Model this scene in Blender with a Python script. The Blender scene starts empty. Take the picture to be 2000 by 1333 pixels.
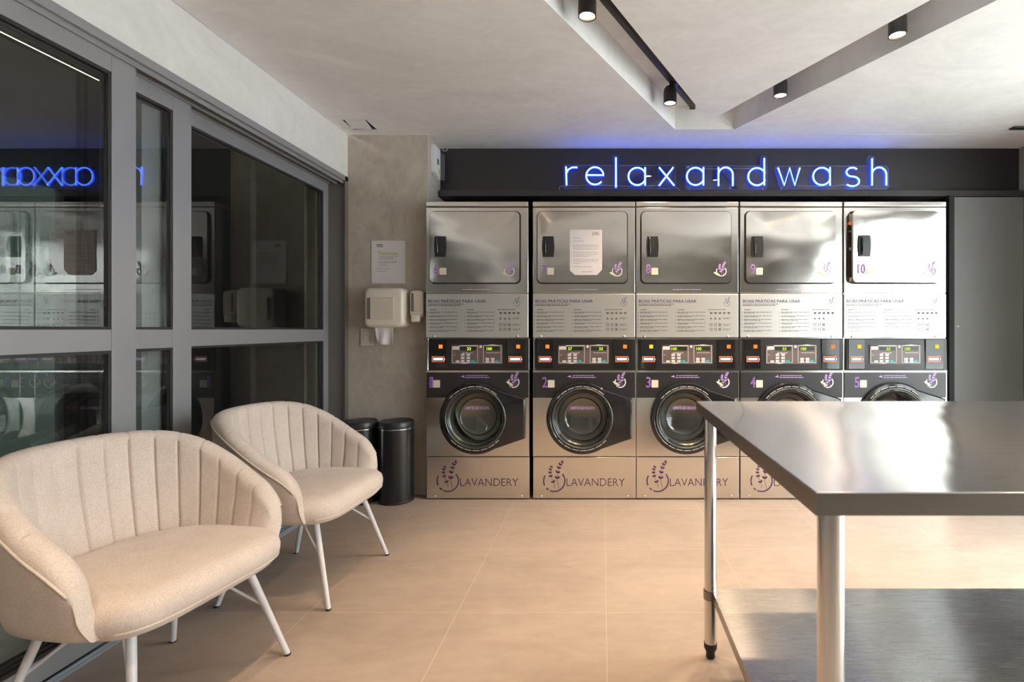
import bpy, bmesh, math, random
from math import sin, cos, pi, sqrt, radians as R
from mathutils import Vector, Matrix
random.seed(7)

# ------------------------------------------------------------------ camera, world, daylight, exposure
SC = bpy.context.scene
COL = SC.collection
F = 1007.0            # focal length in pixels of the 2000 px frame
CX, CY = 1177.0, 644.0
H = 1.14              # camera height
cam_d = bpy.data.cameras.new('camera')
cam_d.sensor_width = 36.0
cam_d.lens = 36.0 * F / 2000.0
cam_d.shift_x = (1000.0 - CX) / 2000.0
cam_d.shift_y = (CY - 666.5) / 2000.0
cam_d.clip_start = 0.05
cam = bpy.data.objects.new('camera', cam_d)
cam.location = (0, 0, H)
cam.rotation_euler = (R(90), 0, 0)
cam_d.dof.use_dof = True
cam_d.dof.focus_distance = 3.2
cam_d.dof.aperture_fstop = 5.0
COL.objects.link(cam)
SC.camera = cam
SC.view_settings.view_transform = 'Standard'
SC.view_settings.look = 'None'
SC.view_settings.gamma = 1.0
SC.view_settings.use_curve_mapping = False
SC.view_settings.exposure = 0.40
try:
    SC.cycles.max_bounces = 10
    SC.cycles.diffuse_bounces = 5
    SC.cycles.glossy_bounces = 5
    SC.cycles.transparent_max_bounces = 24
    SC.cycles.transmission_bounces = 6
    SC.cycles.sample_clamp_indirect = 6.0
    SC.cycles.caustics_reflective = False
    SC.cycles.caustics_refractive = False
    SC.cycles.use_denoising = True
except Exception:
    pass
world = bpy.data.worlds.new('overcast_sky')
SC.world = world
world.use_nodes = True
wn = world.node_tree
wn.nodes['Background'].inputs[0].default_value = (0.95, 0.975, 1.0, 1)
# overcast dome: about three times brighter overhead than at the horizon
_tc = wn.nodes.new('ShaderNodeTexCoord'); _sp = wn.nodes.new('ShaderNodeSeparateXYZ'); _mr = wn.nodes.new('ShaderNodeMapRange')
_mr.inputs[1].default_value = 0.0; _mr.inputs[2].default_value = 0.75; _mr.inputs[3].default_value = 5.2; _mr.inputs[4].default_value = 17.0
wn.links.new(_tc.outputs['Generated'], _sp.inputs[0]); wn.links.new(_sp.outputs[2], _mr.inputs[0])
wn.links.new(_mr.outputs[0], wn.nodes['Background'].inputs[1])

WINDOWS = [(-0.8, 0.95), (1.05, 2.9)]     # openings of the storefront in the right wall (y ranges)
WZ0, WZ1 = 0.08, 2.32

# ------------------------------------------------------------------ materials
def nt(name):
    m = bpy.data.materials.new(name); m.use_nodes = True
    t = m.node_tree
    return m, t, t.nodes['Principled BSDF']

def plain(name, col, rough=0.5, metal=0.0, spec=0.5, emit=None, estr=0.0, coat=0.0):
    m, t, b = nt(name)
    b.inputs['Base Color'].default_value = (*col, 1)
    b.inputs['Roughness'].default_value = rough
    b.inputs['Metallic'].default_value = metal
    b.inputs['Specular IOR Level'].default_value = spec
    if coat: b.inputs['Coat Weight'].default_value = coat; b.inputs['Coat Roughness'].default_value = 0.05
    if emit:
        b.inputs['Emission Color'].default_value = (*emit, 1)
        b.inputs['Emission Strength'].default_value = estr
    return m

def N(t, kind, **kw):
    n = t.nodes.new(kind)
    for k, v in kw.items():
        if k in n.inputs: n.inputs[k].default_value = v
        else: setattr(n, k, v)
    return n

def ramp(t, fac, c0, c1, p0=0.0, p1=1.0):
    r = t.nodes.new('ShaderNodeValToRGB')
    r.color_ramp.elements[0].position = p0; r.color_ramp.elements[0].color = (*c0, 1)
    r.color_ramp.elements[1].position = p1; r.color_ramp.elements[1].color = (*c1, 1)
    t.links.new(fac, r.inputs[0])
    return r

def plaster(name, c0, c1, scale=1.6, stretch=(1, 1, 1), rough=0.7, bump=0.08):
    """trowelled burnt cement"""
    m, t, b = nt(name)
    tc = N(t, 'ShaderNodeTexCoord'); mp = N(t, 'ShaderNodeMapping')
    mp.inputs['Scale'].default_value = stretch
    t.links.new(tc.outputs['Object'], mp.inputs[0])
    n1 = N(t, 'ShaderNodeTexNoise', Scale=scale, Detail=8.0, Roughness=0.62, Distortion=1.2)
    n2 = N(t, 'ShaderNodeTexNoise', Scale=scale * 5, Detail=6.0, Roughness=0.6, Distortion=2.0)
    t.links.new(mp.outputs[0], n1.inputs['Vector']); t.links.new(mp.outputs[0], n2.inputs['Vector'])
    mx = N(t, 'ShaderNodeMix'); mx.data_type = 'FLOAT'; mx.inputs[0].default_value = 0.35
    t.links.new(n1.outputs[0], mx.inputs[2]); t.links.new(n2.outputs[0], mx.inputs[3])
    r = ramp(t, mx.outputs[0], c0, c1, 0.34, 0.66)
    t.links.new(r.outputs[0], b.inputs['Base Color'])
    b.inputs['Roughness'].default_value = rough
    bp = N(t, 'ShaderNodeBump', Strength=bump, Distance=0.02)
    t.links.new(mx.outputs[0], bp.inputs['Height']); t.links.new(bp.outputs[0], b.inputs['Normal'])
    return m

def floor_mat():
    m, t, b = nt('porcelain_floor')
    tc = N(t, 'ShaderNodeTexCoord'); mp = N(t, 'ShaderNodeMapping')
    mp.inputs['Location'].default_value = (-0.015, -2.076 + 0.6 * 8, 0)
    t.links.new(tc.outputs['Object'], mp.inputs[0])
    br = N(t, 'ShaderNodeTexBrick', Scale=1.0)
    br.offset = 0.0; br.squash = 1.0
    br.inputs['Brick Width'].default_value = 0.6; br.inputs['Row Height'].default_value = 0.6
    br.inputs['Mortar Size'].default_value = 0.0016; br.inputs['Mortar Smooth'].default_value = 0.2
    br.inputs['Bias'].default_value = 0.0
    br.inputs['Color1'].default_value = (0, 0, 0, 1); br.inputs['Color2'].default_value = (1, 1, 1, 1)
    t.links.new(mp.outputs[0], br.inputs['Vector'])
    n1 = N(t, 'ShaderNodeTexNoise', Scale=2.2, Detail=9.0, Roughness=0.65, Distortion=0.6)
    n2 = N(t, 'ShaderNodeTexNoise', Scale=14.0, Detail=6.0, Roughness=0.6)
    mp2 = N(t, 'ShaderNodeMapping'); mp2.inputs['Scale'].default_value = (0.7, 1.6, 1)
    t.links.new(tc.outputs['Object'], mp2.inputs[0])
    t.links.new(mp2.outputs[0], n1.inputs['Vector']); t.links.new(mp2.outputs[0], n2.inputs['Vector'])
    mx = N(t, 'ShaderNodeMix'); mx.data_type = 'FLOAT'; mx.inputs[0].default_value = 0.3
    t.links.new(n1.outputs[0], mx.inputs[2]); t.links.new(n2.outputs[0], mx.inputs[3])
    r = ramp(t, mx.outputs[0], FLOOR0, FLOOR1, 0.3, 0.7)
    mg = N(t, 'ShaderNodeMix'); mg.data_type = 'RGBA'
    mg.inputs[7].default_value = (*GROUT, 1)
    t.links.new(br.outputs['Fac'], mg.inputs[0]); t.links.new(r.outputs[0], mg.inputs[6])
    t.links.new(mg.outputs[2], b.inputs['Base Color'])
    rr = N(t, 'ShaderNodeMapRange'); rr.inputs[3].default_value = 0.40; rr.inputs[4].default_value = 0.55
    t.links.new(n1.outputs[0], rr.inputs[0]); t.links.new(rr.outputs[0], b.inputs['Roughness'])
    bp = N(t, 'ShaderNodeBump', Strength=0.25, Distance=0.002); bp.invert = True
    t.links.new(br.outputs['Fac'], bp.inputs['Height']); t.links.new(bp.outputs[0], b.inputs['Normal'])
    b.inputs['Specular IOR Level'].default_value = 0.4
    return m

def steel(name, col=(0.62, 0.60, 0.57), rough=0.16, grain=(1, 60, 60), gs=0.05, wave=0.0, wscale=1.5, wstretch=(1, 1, 1), scratch=0.0, aniso=None):
    """brushed stainless steel: fine grain in the brushing direction and a slow sheet-metal wave"""
    m, t, b = nt(name)
    b.inputs['Metallic'].default_value = 1.0
    tc = N(t, 'ShaderNodeTexCoord'); mp = N(t, 'ShaderNodeMapping')
    mp.inputs['Scale'].default_value = grain
    t.links.new(tc.outputs['Object'], mp.inputs[0])
    n1 = N(t, 'ShaderNodeTexNoise', Scale=6.0, Detail=4.0, Roughness=0.7)
    t.links.new(mp.outputs[0], n1.inputs['Vector'])
    if aniso:
        b.inputs['Anisotropic'].default_value = 0.9
        cv = N(t, 'ShaderNodeCombineXYZ'); 
        for q in range(3): cv.inputs[q].default_value = aniso[q]
        t.links.new(cv.outputs[0], b.inputs['Tangent'])
    rr = N(t, 'ShaderNodeMapRange'); rr.inputs[1].default_value = 0.3; rr.inputs[2].default_value = 0.7
    rr.inputs[3].default_value = rough * 0.9; rr.inputs[4].default_value = rough * 1.12
    t.links.new(n1.outputs[0], rr.inputs[0]); t.links.new(rr.outputs[0], b.inputs['Roughness'])
    cr = ramp(t, n1.outputs[0], tuple(c * 0.97 for c in col), tuple(min(1, c * 1.03) for c in col), 0.3, 0.7)
    t.links.new(cr.outputs[0], b.inputs['Base Color'])
    mp2 = N(t, 'ShaderNodeMapping'); mp2.inputs['Scale'].default_value = wstretch
    gm = N(t, 'ShaderNodeNewGeometry')
    t.links.new(gm.outputs['Position'], mp2.inputs[0])
    n2 = N(t, 'ShaderNodeTexNoise', Scale=wscale, Detail=1.0, Roughness=0.3)
    t.links.new(mp2.outputs[0], n2.inputs['Vector'])
    b1 = N(t, 'ShaderNodeBump', Strength=1.0, Distance=wave)
    t.links.new(n2.outputs[0], b1.inputs['Height'])
    b2 = N(t, 'ShaderNodeBump', Strength=gs, Distance=0.001)
    t.links.new(n1.outputs[0], b2.inputs['Height']); t.links.new(b1.outputs[0], b2.inputs['Normal'])
    t.links.new(b2.outputs[0], b.inputs['Normal'])
    return m

def glass_mat(name, tint=(0.93, 0.96, 0.95), ior=1.5, rough=0.0, refl=1.7):
    m = bpy.data.materials.new(name); m.use_nodes = True
    t = m.node_tree; t.nodes.clear()
    out = N(t, 'ShaderNodeOutputMaterial'); mix = N(t, 'ShaderNodeMixShader')
    tr = N(t, 'ShaderNodeBsdfTransparent'); tr.inputs[0].default_value = (*tint, 1)
    gl = N(t, 'ShaderNodeBsdfGlossy', Roughness=rough); gl.inputs[0].default_value = (1, 1, 1, 1)
    fr = N(t, 'ShaderNodeFresnel', IOR=ior)
    gm = N(t, 'ShaderNodeNewGeometry'); io = N(t, 'ShaderNodeMapRange'); io.inputs[3].default_value = ior; io.inputs[4].default_value = 1 / ior
    t.links.new(gm.outputs['Backfacing'], io.inputs[0]); t.links.new(io.outputs[0], fr.inputs['IOR'])   # thin pane: no internal total reflection
    inv = N(t, 'ShaderNodeMapRange'); inv.inputs[3].default_value = refl; inv.inputs[4].default_value = 0.0
    t.links.new(gm.outputs['Backfacing'], inv.inputs[0])
    ml = N(t, 'ShaderNodeMath', operation='MULTIPLY'); ml.use_clamp = True
    t.links.new(fr.outputs[0], ml.inputs[0]); t.links.new(inv.outputs[0], ml.inputs[1])   # both faces of the pane counted at its front face
    t.links.new(ml.outputs[0], mix.inputs[0]); t.links.new(tr.outputs[0], mix.inputs[1]); t.links.new(gl.outputs[0], mix.inputs[2])
    t.links.new(mix.outputs[0], out.inputs[0])
    return m

def fabric_mat():
    m, t, b = nt('cream_wool_fabric')
    tc = N(t, 'ShaderNodeTexCoord')
    n1 = N(t, 'ShaderNodeTexNoise', Scale=260.0, Detail=3.0, Roughness=0.7)
    n2 = N(t, 'ShaderNodeTexNoise', Scale=9.0, Detail=4.0, Roughness=0.6)
    t.links.new(tc.outputs['Object'], n1.inputs['Vector']); t.links.new(tc.outputs['Object'], n2.inputs['Vector'])
    mx = N(t, 'ShaderNodeMix'); mx.data_type = 'FLOAT'; mx.inputs[0].default_value = 0.3
    t.links.new(n1.outputs[0], mx.inputs[2]); t.links.new(n2.outputs[0], mx.inputs[3])
    r = ramp(t, mx.outputs[0], (0.49, 0.41, 0.355), (0.70, 0.61, 0.545), 0.3, 0.62)
    t.links.new(r.outputs[0], b.inputs['Base Color'])
    b.inputs['Roughness'].default_value = 0.95
    b.inputs['Specular IOR Level'].default_value = 0.15
    b.inputs['Sheen Weight'].default_value = 0.25
    bp = N(t, 'ShaderNodeBump', Strength=0.35, Distance=0.001)
    t.links.new(n1.outputs[0], bp.inputs['Height']); t.links.new(bp.outputs[0], b.inputs['Normal'])
    return m

def emis(name, col, s):
    m = bpy.data.materials.new(name); m.use_nodes = True
    t = m.node_tree; t.nodes.clear()
    out = N(t, 'ShaderNodeOutputMaterial'); e = N(t, 'ShaderNodeEmission', Strength=s)
    e.inputs[0].default_value = (*col, 1)
    t.links.new(e.outputs[0], out.inputs[0])
    return m

FLOOR0, FLOOR1, GROUT = (0.34, 0.275, 0.23), (0.475, 0.39, 0.33), (0.56, 0.44, 0.35)
M = {}
M['floor'] = floor_mat()
M['ceiling'] = plaster('ceiling_cement', (0.74, 0.725, 0.72), (0.88, 0.87, 0.865), 1.1, (1, 1.4, 1), 0.75, 0.05)
M['wall_cement'] = plaster('wall_cement', (0.36, 0.31, 0.26), (0.56, 0.50, 0.43), 1.4, (1.3, 1.3, 0.8), 0.6, 0.06)
M['wall_pale'] = plaster('pale_wall_cement', (0.66, 0.65, 0.63), (0.78, 0.77, 0.75), 1.6, (1, 1, 1.6), 0.7, 0.04)
M['room_back'] = plaster('rear_wall_cement', (0.30, 0.28, 0.26), (0.42, 0.40, 0.37), 1.3)
M['black_panel'] = plain('matt_black_laminate', (0.030, 0.028, 0.030), 0.42)
M['dark_panel'] = plain('charcoal_laminate', (0.21, 0.212, 0.215), 0.5)
M['beam'] = plain('graphite_beam', (0.045, 0.043, 0.043), 0.4)
M['black_void'] = plain('black_paint_and_shade', (0.012, 0.012, 0.013), 0.7)  # black surfaces, and shade painted into openings and gaps
M['alu'] = plain('grey_aluminium', (0.29, 0.29, 0.30), 0.42, 0.25)
M['alu_dark'] = plain('shadow_gap_rubber', (0.02, 0.02, 0.022), 0.6)
M['alu_jamb'] = plain('taupe_aluminium', (0.17, 0.155, 0.145), 0.45, 0.2)
M['sill'] = plain('anodised_sill', (0.36, 0.40, 0.45), 0.4, 0.4)
M['glass'] = glass_mat('window_glass', ior=1.45)
M['door_glass'] = glass_mat('washer_glass', (0.80, 0.84, 0.82), 1.55, 0.02)
M['panel_steel'] = steel('satin_panel_steel', (0.62, 0.61, 0.585), 0.34, (1, 50, 50), 0.02, 0.006, 1.6)
M['panel_steel'].node_tree.nodes['Principled BSDF'].inputs['Metallic'].default_value = 0.7
M['steel'] = steel('brushed_steel', (0.72, 0.69, 0.65), 0.17, (1, 50, 50), 0.05, 0.010, 1.6)
M['steel_door'] = steel('dryer_door_steel', (0.76, 0.735, 0.70), 0.14, (1, 50, 50), 0.05, 0.018, 2.2, (1, 1, 1.6))
M['steel_table'] = steel('table_steel', (0.52, 0.505, 0.49), 0.20, (1, 60, 60), 0.015, 0.016, 1.7, (2.2, 0.7, 1), aniso=(0, 1, 0))
M['steel_shelf'] = steel('shelf_steel', (0.46, 0.46, 0.46), 0.26, (1, 40, 40), 0.02, 0.014, 1.6, (2.0, 0.8, 1), aniso=(0, 1, 0))
M['steel_edge_darkened'] = steel('darkened_edge_steel', (0.27, 0.25, 0.23), 0.32, (1, 60, 60), 0.05, 0.0)  # same steel as the top, its dim reflection put into a darker colour
M['tube_steel'] = plain('polished_tube_steel', (0.70, 0.69, 0.68), 0.10, 1.0)
M['drum'] = plain('drum_steel', (0.30, 0.27, 0.25), 0.30, 1.0)
M['chrome'] = plain('chrome', (0.75, 0.75, 0.75), 0.12, 1.0)
M['ring'] = plain('grey_ring_plastic', (0.10, 0.11, 0.11), 0.25, 0.6)
M['gloss_black'] = plain('gloss_black_plastic', (0.012, 0.012, 0.014), 0.10, coat=0.4)
M['satin_black'] = plain('satin_black_plastic', (0.020, 0.020, 0.022), 0.34)
M['console'] = plain('console_black', (0.018, 0.017, 0.018), 0.32)
M['rubber'] = plain('black_rubber', (0.015, 0.015, 0.015), 0.6)
M['display'] = plain('display_taupe', (0.13, 0.095, 0.09), 0.35)
M['frame_white'] = plain('printed_white', (0.70, 0.66, 0.64), 0.5)
M['key_grey'] = plain('key_white', (0.62, 0.60, 0.60), 0.5)
M['teal'] = plain('teal_key', (0.05, 0.34, 0.40), 0.5)
M['led_green'] = emis('led_yellow_green', (0.62, 0.85, 0.06), 0.95)
M['led_dark'] = plain('led_window', (0.015, 0.03, 0.01), 0.3)
M['orange'] = emis('orange_button', (1.0, 0.26, 0.05), 0.95)
M['yellow_btn'] = emis('yellow_button', (0.90, 0.72, 0.05), 0.9)
M['orange_line'] = plain('orange_frame', (0.75, 0.20, 0.05), 0.4, emit=(1.0, 0.25, 0.05), estr=0.35)
M['slot_light'] = emis('lavender_slot_light', (0.62, 0.60, 1.0), 1.5)
M['purple'] = plain('purple_vinyl', (0.23, 0.065, 0.42), 0.5)
M['purple_dark'] = plain('dark_purple_vinyl', (0.060, 0.022, 0.085), 0.5)
M['lilac'] = plain('lilac_vinyl', (0.50, 0.33, 0.66), 0.5)
M['lilac_pale'] = plain('pale_lilac_vinyl', (0.72, 0.62, 0.80), 0.5)
M['cream_vinyl'] = plain('cream_sticker', (0.66, 0.60, 0.50), 0.6)
M['green_vinyl'] = plain('pale_green_vinyl', (0.62, 0.66, 0.45), 0.5)
M['ink'] = plain('grey_ink', (0.13, 0.12, 0.13), 0.6)
M['ink_purple'] = plain('violet_ink', (0.10, 0.065, 0.16), 0.6)
M['paper'] = plain('white_paper', (0.72, 0.68, 0.70), 0.8)
M['paper_line'] = plain('pencil_grey_ink', (0.30, 0.28, 0.30), 0.8)
M['highlight'] = plain('yellow_highlighter', (0.62, 0.58, 0.10), 0.8)
M['cream_plastic'] = plain('cream_plastic', (0.66, 0.60, 0.52), 0.28)
M['cream_panel'] = plain('cream_panel', (0.60, 0.53, 0.46), 0.4)
M['white_plastic'] = plain('white_plastic', (0.72, 0.72, 0.72), 0.35)
M['grey_plastic'] = plain('dark_grey_plastic', (0.10, 0.10, 0.11), 0.4)
M['yellow'] = plain('yellow_sticker', (0.75, 0.62, 0.08), 0.6)
M['tissue'] = plain('tissue_paper', (0.82, 0.79, 0.78), 0.9)
M['fabric'] = fabric_mat()
M['leg_white'] = plain('pale_grey_enamel', (0.66, 0.66, 0.69), 0.32)
M['bin'] = plain('black_enamel', (0.016, 0.016, 0.017), 0.25)
M['spot_black'] = plain('spotlight_black', (0.022, 0.020, 0.020), 0.35)
M['spot_lens'] = emis('spot_lens', (1.0, 0.74, 0.46), 30.0)
M['neon'] = emis('neon_core', (0.17, 0.34, 1.0), 6.5)
M['neon_blue'] = emis('neon_sleeve', (0.006, 0.045, 1.0), 11.0)
M['acrylic'] = glass_mat('clear_acrylic', (0.93, 0.93, 0.97), 1.45)
M['acrylic_edge'] = plain('acrylic_edge', (0.20, 0.22, 0.34), 0.3)
M['wire'] = plain('white_wire', (0.55, 0.53, 0.58), 0.5)
M['wood'] = plain('warm_wood', (0.50, 0.30, 0.17), 0.5)
M['dark_room'] = plain('unlit_room_black', (0.012, 0.012, 0.012), 0.7)  # near-black colour stands in for the lack of light next door
M['green_glow'] = emis('frosted_daylight', (0.50, 0.66, 0.58), 0.07)
M['led_strip'] = emis('warm_led_strip', (1.0, 0.84, 0.58), 4.0)
M['pavement'] = plain('pavement', (0.62, 0.61, 0.59), 0.9)
M['blue_tape'] = plain('blue_connector', (0.02, 0.10, 0.45), 0.4)

# ------------------------------------------------------------------ mesh helpers
def bx(bm, x0, x1, y0, y1, z0, z1):
    vs = [bm.verts.new((x, y, z)) for x in (x0, x1) for y in (y0, y1) for z in (z0, z1)]
    for f in ((0, 1, 3, 2), (4, 6, 7, 5), (0, 4, 5, 1), (2, 3, 7, 6), (0, 2, 6, 4), (1, 5, 7, 3)):
        bm.faces.new([vs[i] for i in f])

def prism(bm, pts, a0, a1, axis='y'):
    """pts: (u, v) outline; extruded along axis. y -> (u=x, v=z); z -> (u=x, v=y); x -> (u=y, v=z)"""
    def mk(p, a):
        return {'y': (p[0], a, p[1]), 'z': (p[0], p[1], a), 'x': (a, p[0], p[1])}[axis]
    A = [bm.verts.new(mk(p, a0)) for p in pts]; B = [bm.verts.new(mk(p, a1)) for p in pts]
    n = len(pts)
    bm.faces.new(A[::-1]); bm.faces.new(B)
    for i in range(n): bm.faces.new((A[i], A[(i + 1) % n], B[(i + 1) % n], B[i]))

def lathe(bm, prof, c=(0, 0, 0), axis='z', n=48, close=False):
    """prof: (r, h) list"""
    rings = []
    for r, h in prof:
        ring = []
        for i in range(n):
            a = 2 * pi * i / n
            if axis == 'z': p = (c[0] + r * cos(a), c[1] + r * sin(a), c[2] + h)
            else: p = (c[0] + r * cos(a), c[1] + h, c[2] + r * sin(a))
            ring.append(bm.verts.new(p))
        rings.append(ring)
    for j in range(len(rings) - 1):
        for i in range(n):
            bm.faces.new((rings[j][i], rings[j][(i + 1) % n], rings[j + 1][(i + 1) % n], rings[j + 1][i]))
    if close:
        bm.faces.new(rings[0][::-1]); bm.faces.new(rings[-1])

def tube(bm, pts, r, n=10, r2=None, closed=False):
    pts = [Vector(p) for p in pts]
    L = len(pts); rings = []
    up = None
    for i, p in enumerate(pts):
        if closed: d = pts[(i + 1) % L] - pts[i - 1]
        elif i == 0: d = pts[1] - pts[0]
        elif i == L - 1: d = pts[-1] - pts[-2]
        else: d = (pts[i + 1] - pts[i]).normalized() + (pts[i] - pts[i - 1]).normalized()
        d.normalize()
        if up is None:
            up = d.orthogonal().normalized()
        else:
            up = (up - d * up.dot(d))
            up = up.normalized() if up.length > 1e-6 else d.orthogonal().normalized()
        s = d.cross(up)
        rr = r if r2 is None else r + (r2 - r) * i / (L - 1)
        rings.append([bm.verts.new(p + (up * cos(2 * pi * k / n) + s * sin(2 * pi * k / n)) * rr) for k in range(n)])
    m = L if closed else L - 1
    for j in range(m):
        A, B = rings[j], rings[(j + 1) % L]
        for k in range(n): bm.faces.new((A[k], A[(k + 1) % n], B[(k + 1) % n], B[k]))
    if not closed:
        bm.faces.new(rings[0][::-1]); bm.faces.new(rings[-1])

def rrect(x0, x1, z0, z1, r, n=6):
    out = []
    for cx, cz, a0 in ((x1 - r, z0 + r, -90), (x1 - r, z1 - r, 0), (x0 + r, z1 - r, 90), (x0 + r, z0 + r, 180)):
        for k in range(n + 1):
            a = R(a0 + 90 * k / n); out.append((cx + r * cos(a), cz + r * sin(a)))
    return out

def circ(cx, cz, r, n=32):
    return [(cx + r * cos(2 * pi * i / n), cz + r * sin(2 * pi * i / n)) for i in range(n)]

def ring_arc(bm, cx, cz, r0, r1, a0, a1, y0, y1, n=24):
    pts = [(cx + r1 * cos(R(a0 + (a1 - a0) * i / n)), cz + r1 * sin(R(a0 + (a1 - a0) * i / n))) for i in range(n + 1)]
    pts += [(cx + r0 * cos(R(a1 + (a0 - a1) * i / n)), cz + r0 * sin(R(a1 + (a0 - a1) * i / n))) for i in range(n + 1)]
    prism(bm, pts, y0, y1)

_tm = {}
def text_mesh(s, size, weight=0.0, width=None):
    key = (s, size, weight, width)
    if key in _tm: return _tm[key]
    cu = bpy.data.curves.new('t', 'FONT'); cu.body = s; cu.size = size; cu.offset = weight * size
    cu.extrude = 0.0004; cu.resolution_u = 3; cu.align_x = 'LEFT'
    o = bpy.data.objects.new('t', cu); COL.objects.link(o)
    dg = bpy.context.evaluated_depsgraph_get(); dg.update()
    me = bpy.data.meshes.new_from_object(o.evaluated_get(dg))
    bpy.data.objects.remove(o)
    if me.vertices:
        xs = [v.co.x for v in me.vertices]; x0, x1 = min(xs), max(xs)
        k = 1.0 if width is None else width / (x1 - x0)
        for v in me.vertices: v.co.x = (v.co.x - x0) * k
    _tm[key] = me
    return me

def text(bm, s, x, z, y, size, weight=0.0, width=None):
    """lettering facing -Y, lower-left corner of the baseline at (x, z)"""
    me = text_mesh(s, size, weight, width)
    b2 = bmesh.new(); b2.from_mesh(me)
    vm = {}
    for v in b2.verts: vm[v] = bm.verts.new((x + v.co.x, y - v.co.z, z + v.co.y))
    for f in b2.faces:
        try: bm.faces.new([vm[v] for v in f.verts])
        except ValueError: pass
    b2.free()

def obj(name, bm, mat, parent=None, smooth=False, bevel=0.0, seg=2, loc=None, recalc=True, auto=None):
    if recalc: bmesh.ops.recalc_face_normals(bm, faces=bm.faces)
    me = bpy.data.meshes.new(name); bm.to_mesh(me); bm.free()
    me.materials.append(M[mat] if isinstance(mat, str) else mat)
    o = bpy.data.objects.new(name, me); COL.objects.link(o)
    if smooth:
        for p in me.polygons: p.use_smooth = True
        if auto:
            me.set_sharp_from_angle(angle=R(auto))
    if bevel:
        b = o.modifiers.new('bevel', 'BEVEL'); b.width = bevel; b.segments = seg; b.limit_method = 'ANGLE'; b.angle_limit = R(40)
        if not smooth:
            for p in me.polygons: p.use_smooth = True
            me.set_sharp_from_angle(angle=R(30))
            b.harden_normals = True
    if parent: o.parent = parent
    if loc: o.location = loc
    return o

def thing(name, label, cat, loc=(0, 0, 0), rz=0.0, group=None):
    o = bpy.data.objects.new(name, None); COL.objects.link(o); o.empty_display_size = 0.1
    o.location = loc; o.rotation_euler = (0, 0, rz)
    o['label'] = label; o['category'] = cat
    if group: o['group'] = group
    return o

def tag(o, label, cat, group=None):
    o['label'] = label; o['category'] = cat
    if group: o['group'] = group
    return o

def struct(o): o['kind'] = 'structure'; return o
def BM(): return bmesh.new()

def boxobj(name, mat, dims, parent=None, bevel=0.0, **kw):
    b = BM(); bx(b, *dims); return obj(name, b, mat, parent, bevel=bevel, **kw)

# ------------------------------------------------------------------ room shell
XL, XR = -1.76, 3.10          # left and right wall planes
YB, YF = 3.56, -3.0           # back pier plane and the wall behind the photographer
CZ = 2.49
ALC = -1.209                  # left side of the alcove
FY = 3.84                     # black fascia
b = BM(); bx(b, XL - 1.75, XR + 0.25, YF - 0.1, 4.5, -0.1, 0.0); struct(obj('floor', b, 'floor'))

# ceiling with the V-shaped lighting trench
AX, YE = 0.6875, -0.6
def o_off(y): return 0.2 + 0.533 * (3.477 - y)
def i_off(y): return 0.533 * (3.34 - y)
b = BM()
z0, z1 = CZ, CZ + 0.03
prism(b, [(XL, YE), (AX - o_off(YE), YE), (AX - 0.2, 3.477), (AX + 0.2, 3.477), (AX + o_off(YE), YE), (XR + .2, YE), (XR + .2, YB + 0.003), (XL, YB + 0.003)], z0, z1, 'z')
prism(b, [(ALC - 0.02, YB + 0.013), (XR + .2, YB + 0.013), (XR + .2, 4.5), (ALC - 0.02, 4.5)], z0, z1, 'z')
prism(b, [(AX - i_off(YE), YE), (AX + i_off(YE), YE), (AX, 3.34)], z0, z1, 'z')
prism(b, [(XL, YF), (XR + .2, YF), (XR + .2, YE - 0.001), (XL, YE - 0.001)], z0, z1, 'z')
def wallstrip(b, p, q, t, side):
    d = Vector((q[0] - p[0], q[1] - p[1])).normalized(); n = Vector((-d.y, d.x)) * t * side
    prism(b, [p, q, (q[0] + n.x, q[1] + n.y), (p[0] + n.x, p[1] + n.y)], z1 + 0.0002, CZ + 0.16, 'z')
wallstrip(b, (AX - o_off(YE), YE), (AX - 0.2, 3.477), 0.02, 1)
wallstrip(b, (AX + o_off(YE), YE), (AX + 0.2, 3.477), 0.02, -1)
wallstrip(b, (AX - 0.2, 3.477), (AX + 0.2, 3.477), 0.02, 1)
wallstrip(b, (AX - i_off(YE), YE), (AX, 3.34), 0.02, -1)
wallstrip(b, (AX + i_off(YE), YE), (AX, 3.34), 0.02, 1)
bx(b, XL - 0.25, XR + 0.25, YF - 0.1, 4.5, CZ + 0.1605, CZ + 0.2)
struct(obj('ceiling', b, 'ceiling'))

# back pier (left of the machines), fascia, beam, alcove
b = BM(); bx(b, XL - 0.3, ALC, YB, 4.5, 0, CZ - 0.003); struct(obj('wall_back_pier', b, 'wall_cement'))
b = BM(); bx(b, XL + 0.002, ALC - 0.003, YB - 0.008, YB - 0.0005, 0.0, 0.07); struct(obj('baseboard_back', b, 'wall_cement'))
b = BM(); bx(b, ALC + .001, XR + 0.2, FY, FY + 0.05, 2.165, CZ - 0.002); struct(obj('wall_back_fascia', b, 'black_panel'))
b = BM(); bx(b, ALC + 0.012, XR, FY - 0.06, FY + 0.02, 2.118, 2.163); struct(obj('trim_1', b, 'beam', bevel=0.003))
b = BM(); bx(b, ALC + .001, XR, 4.40, 4.45, 0, 2.1185); bx(b, ALC + .001, XR, 3.80, 4.45, 2.119, 2.160)
struct(obj('wall_back_alcove', b, 'black_void'))
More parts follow.
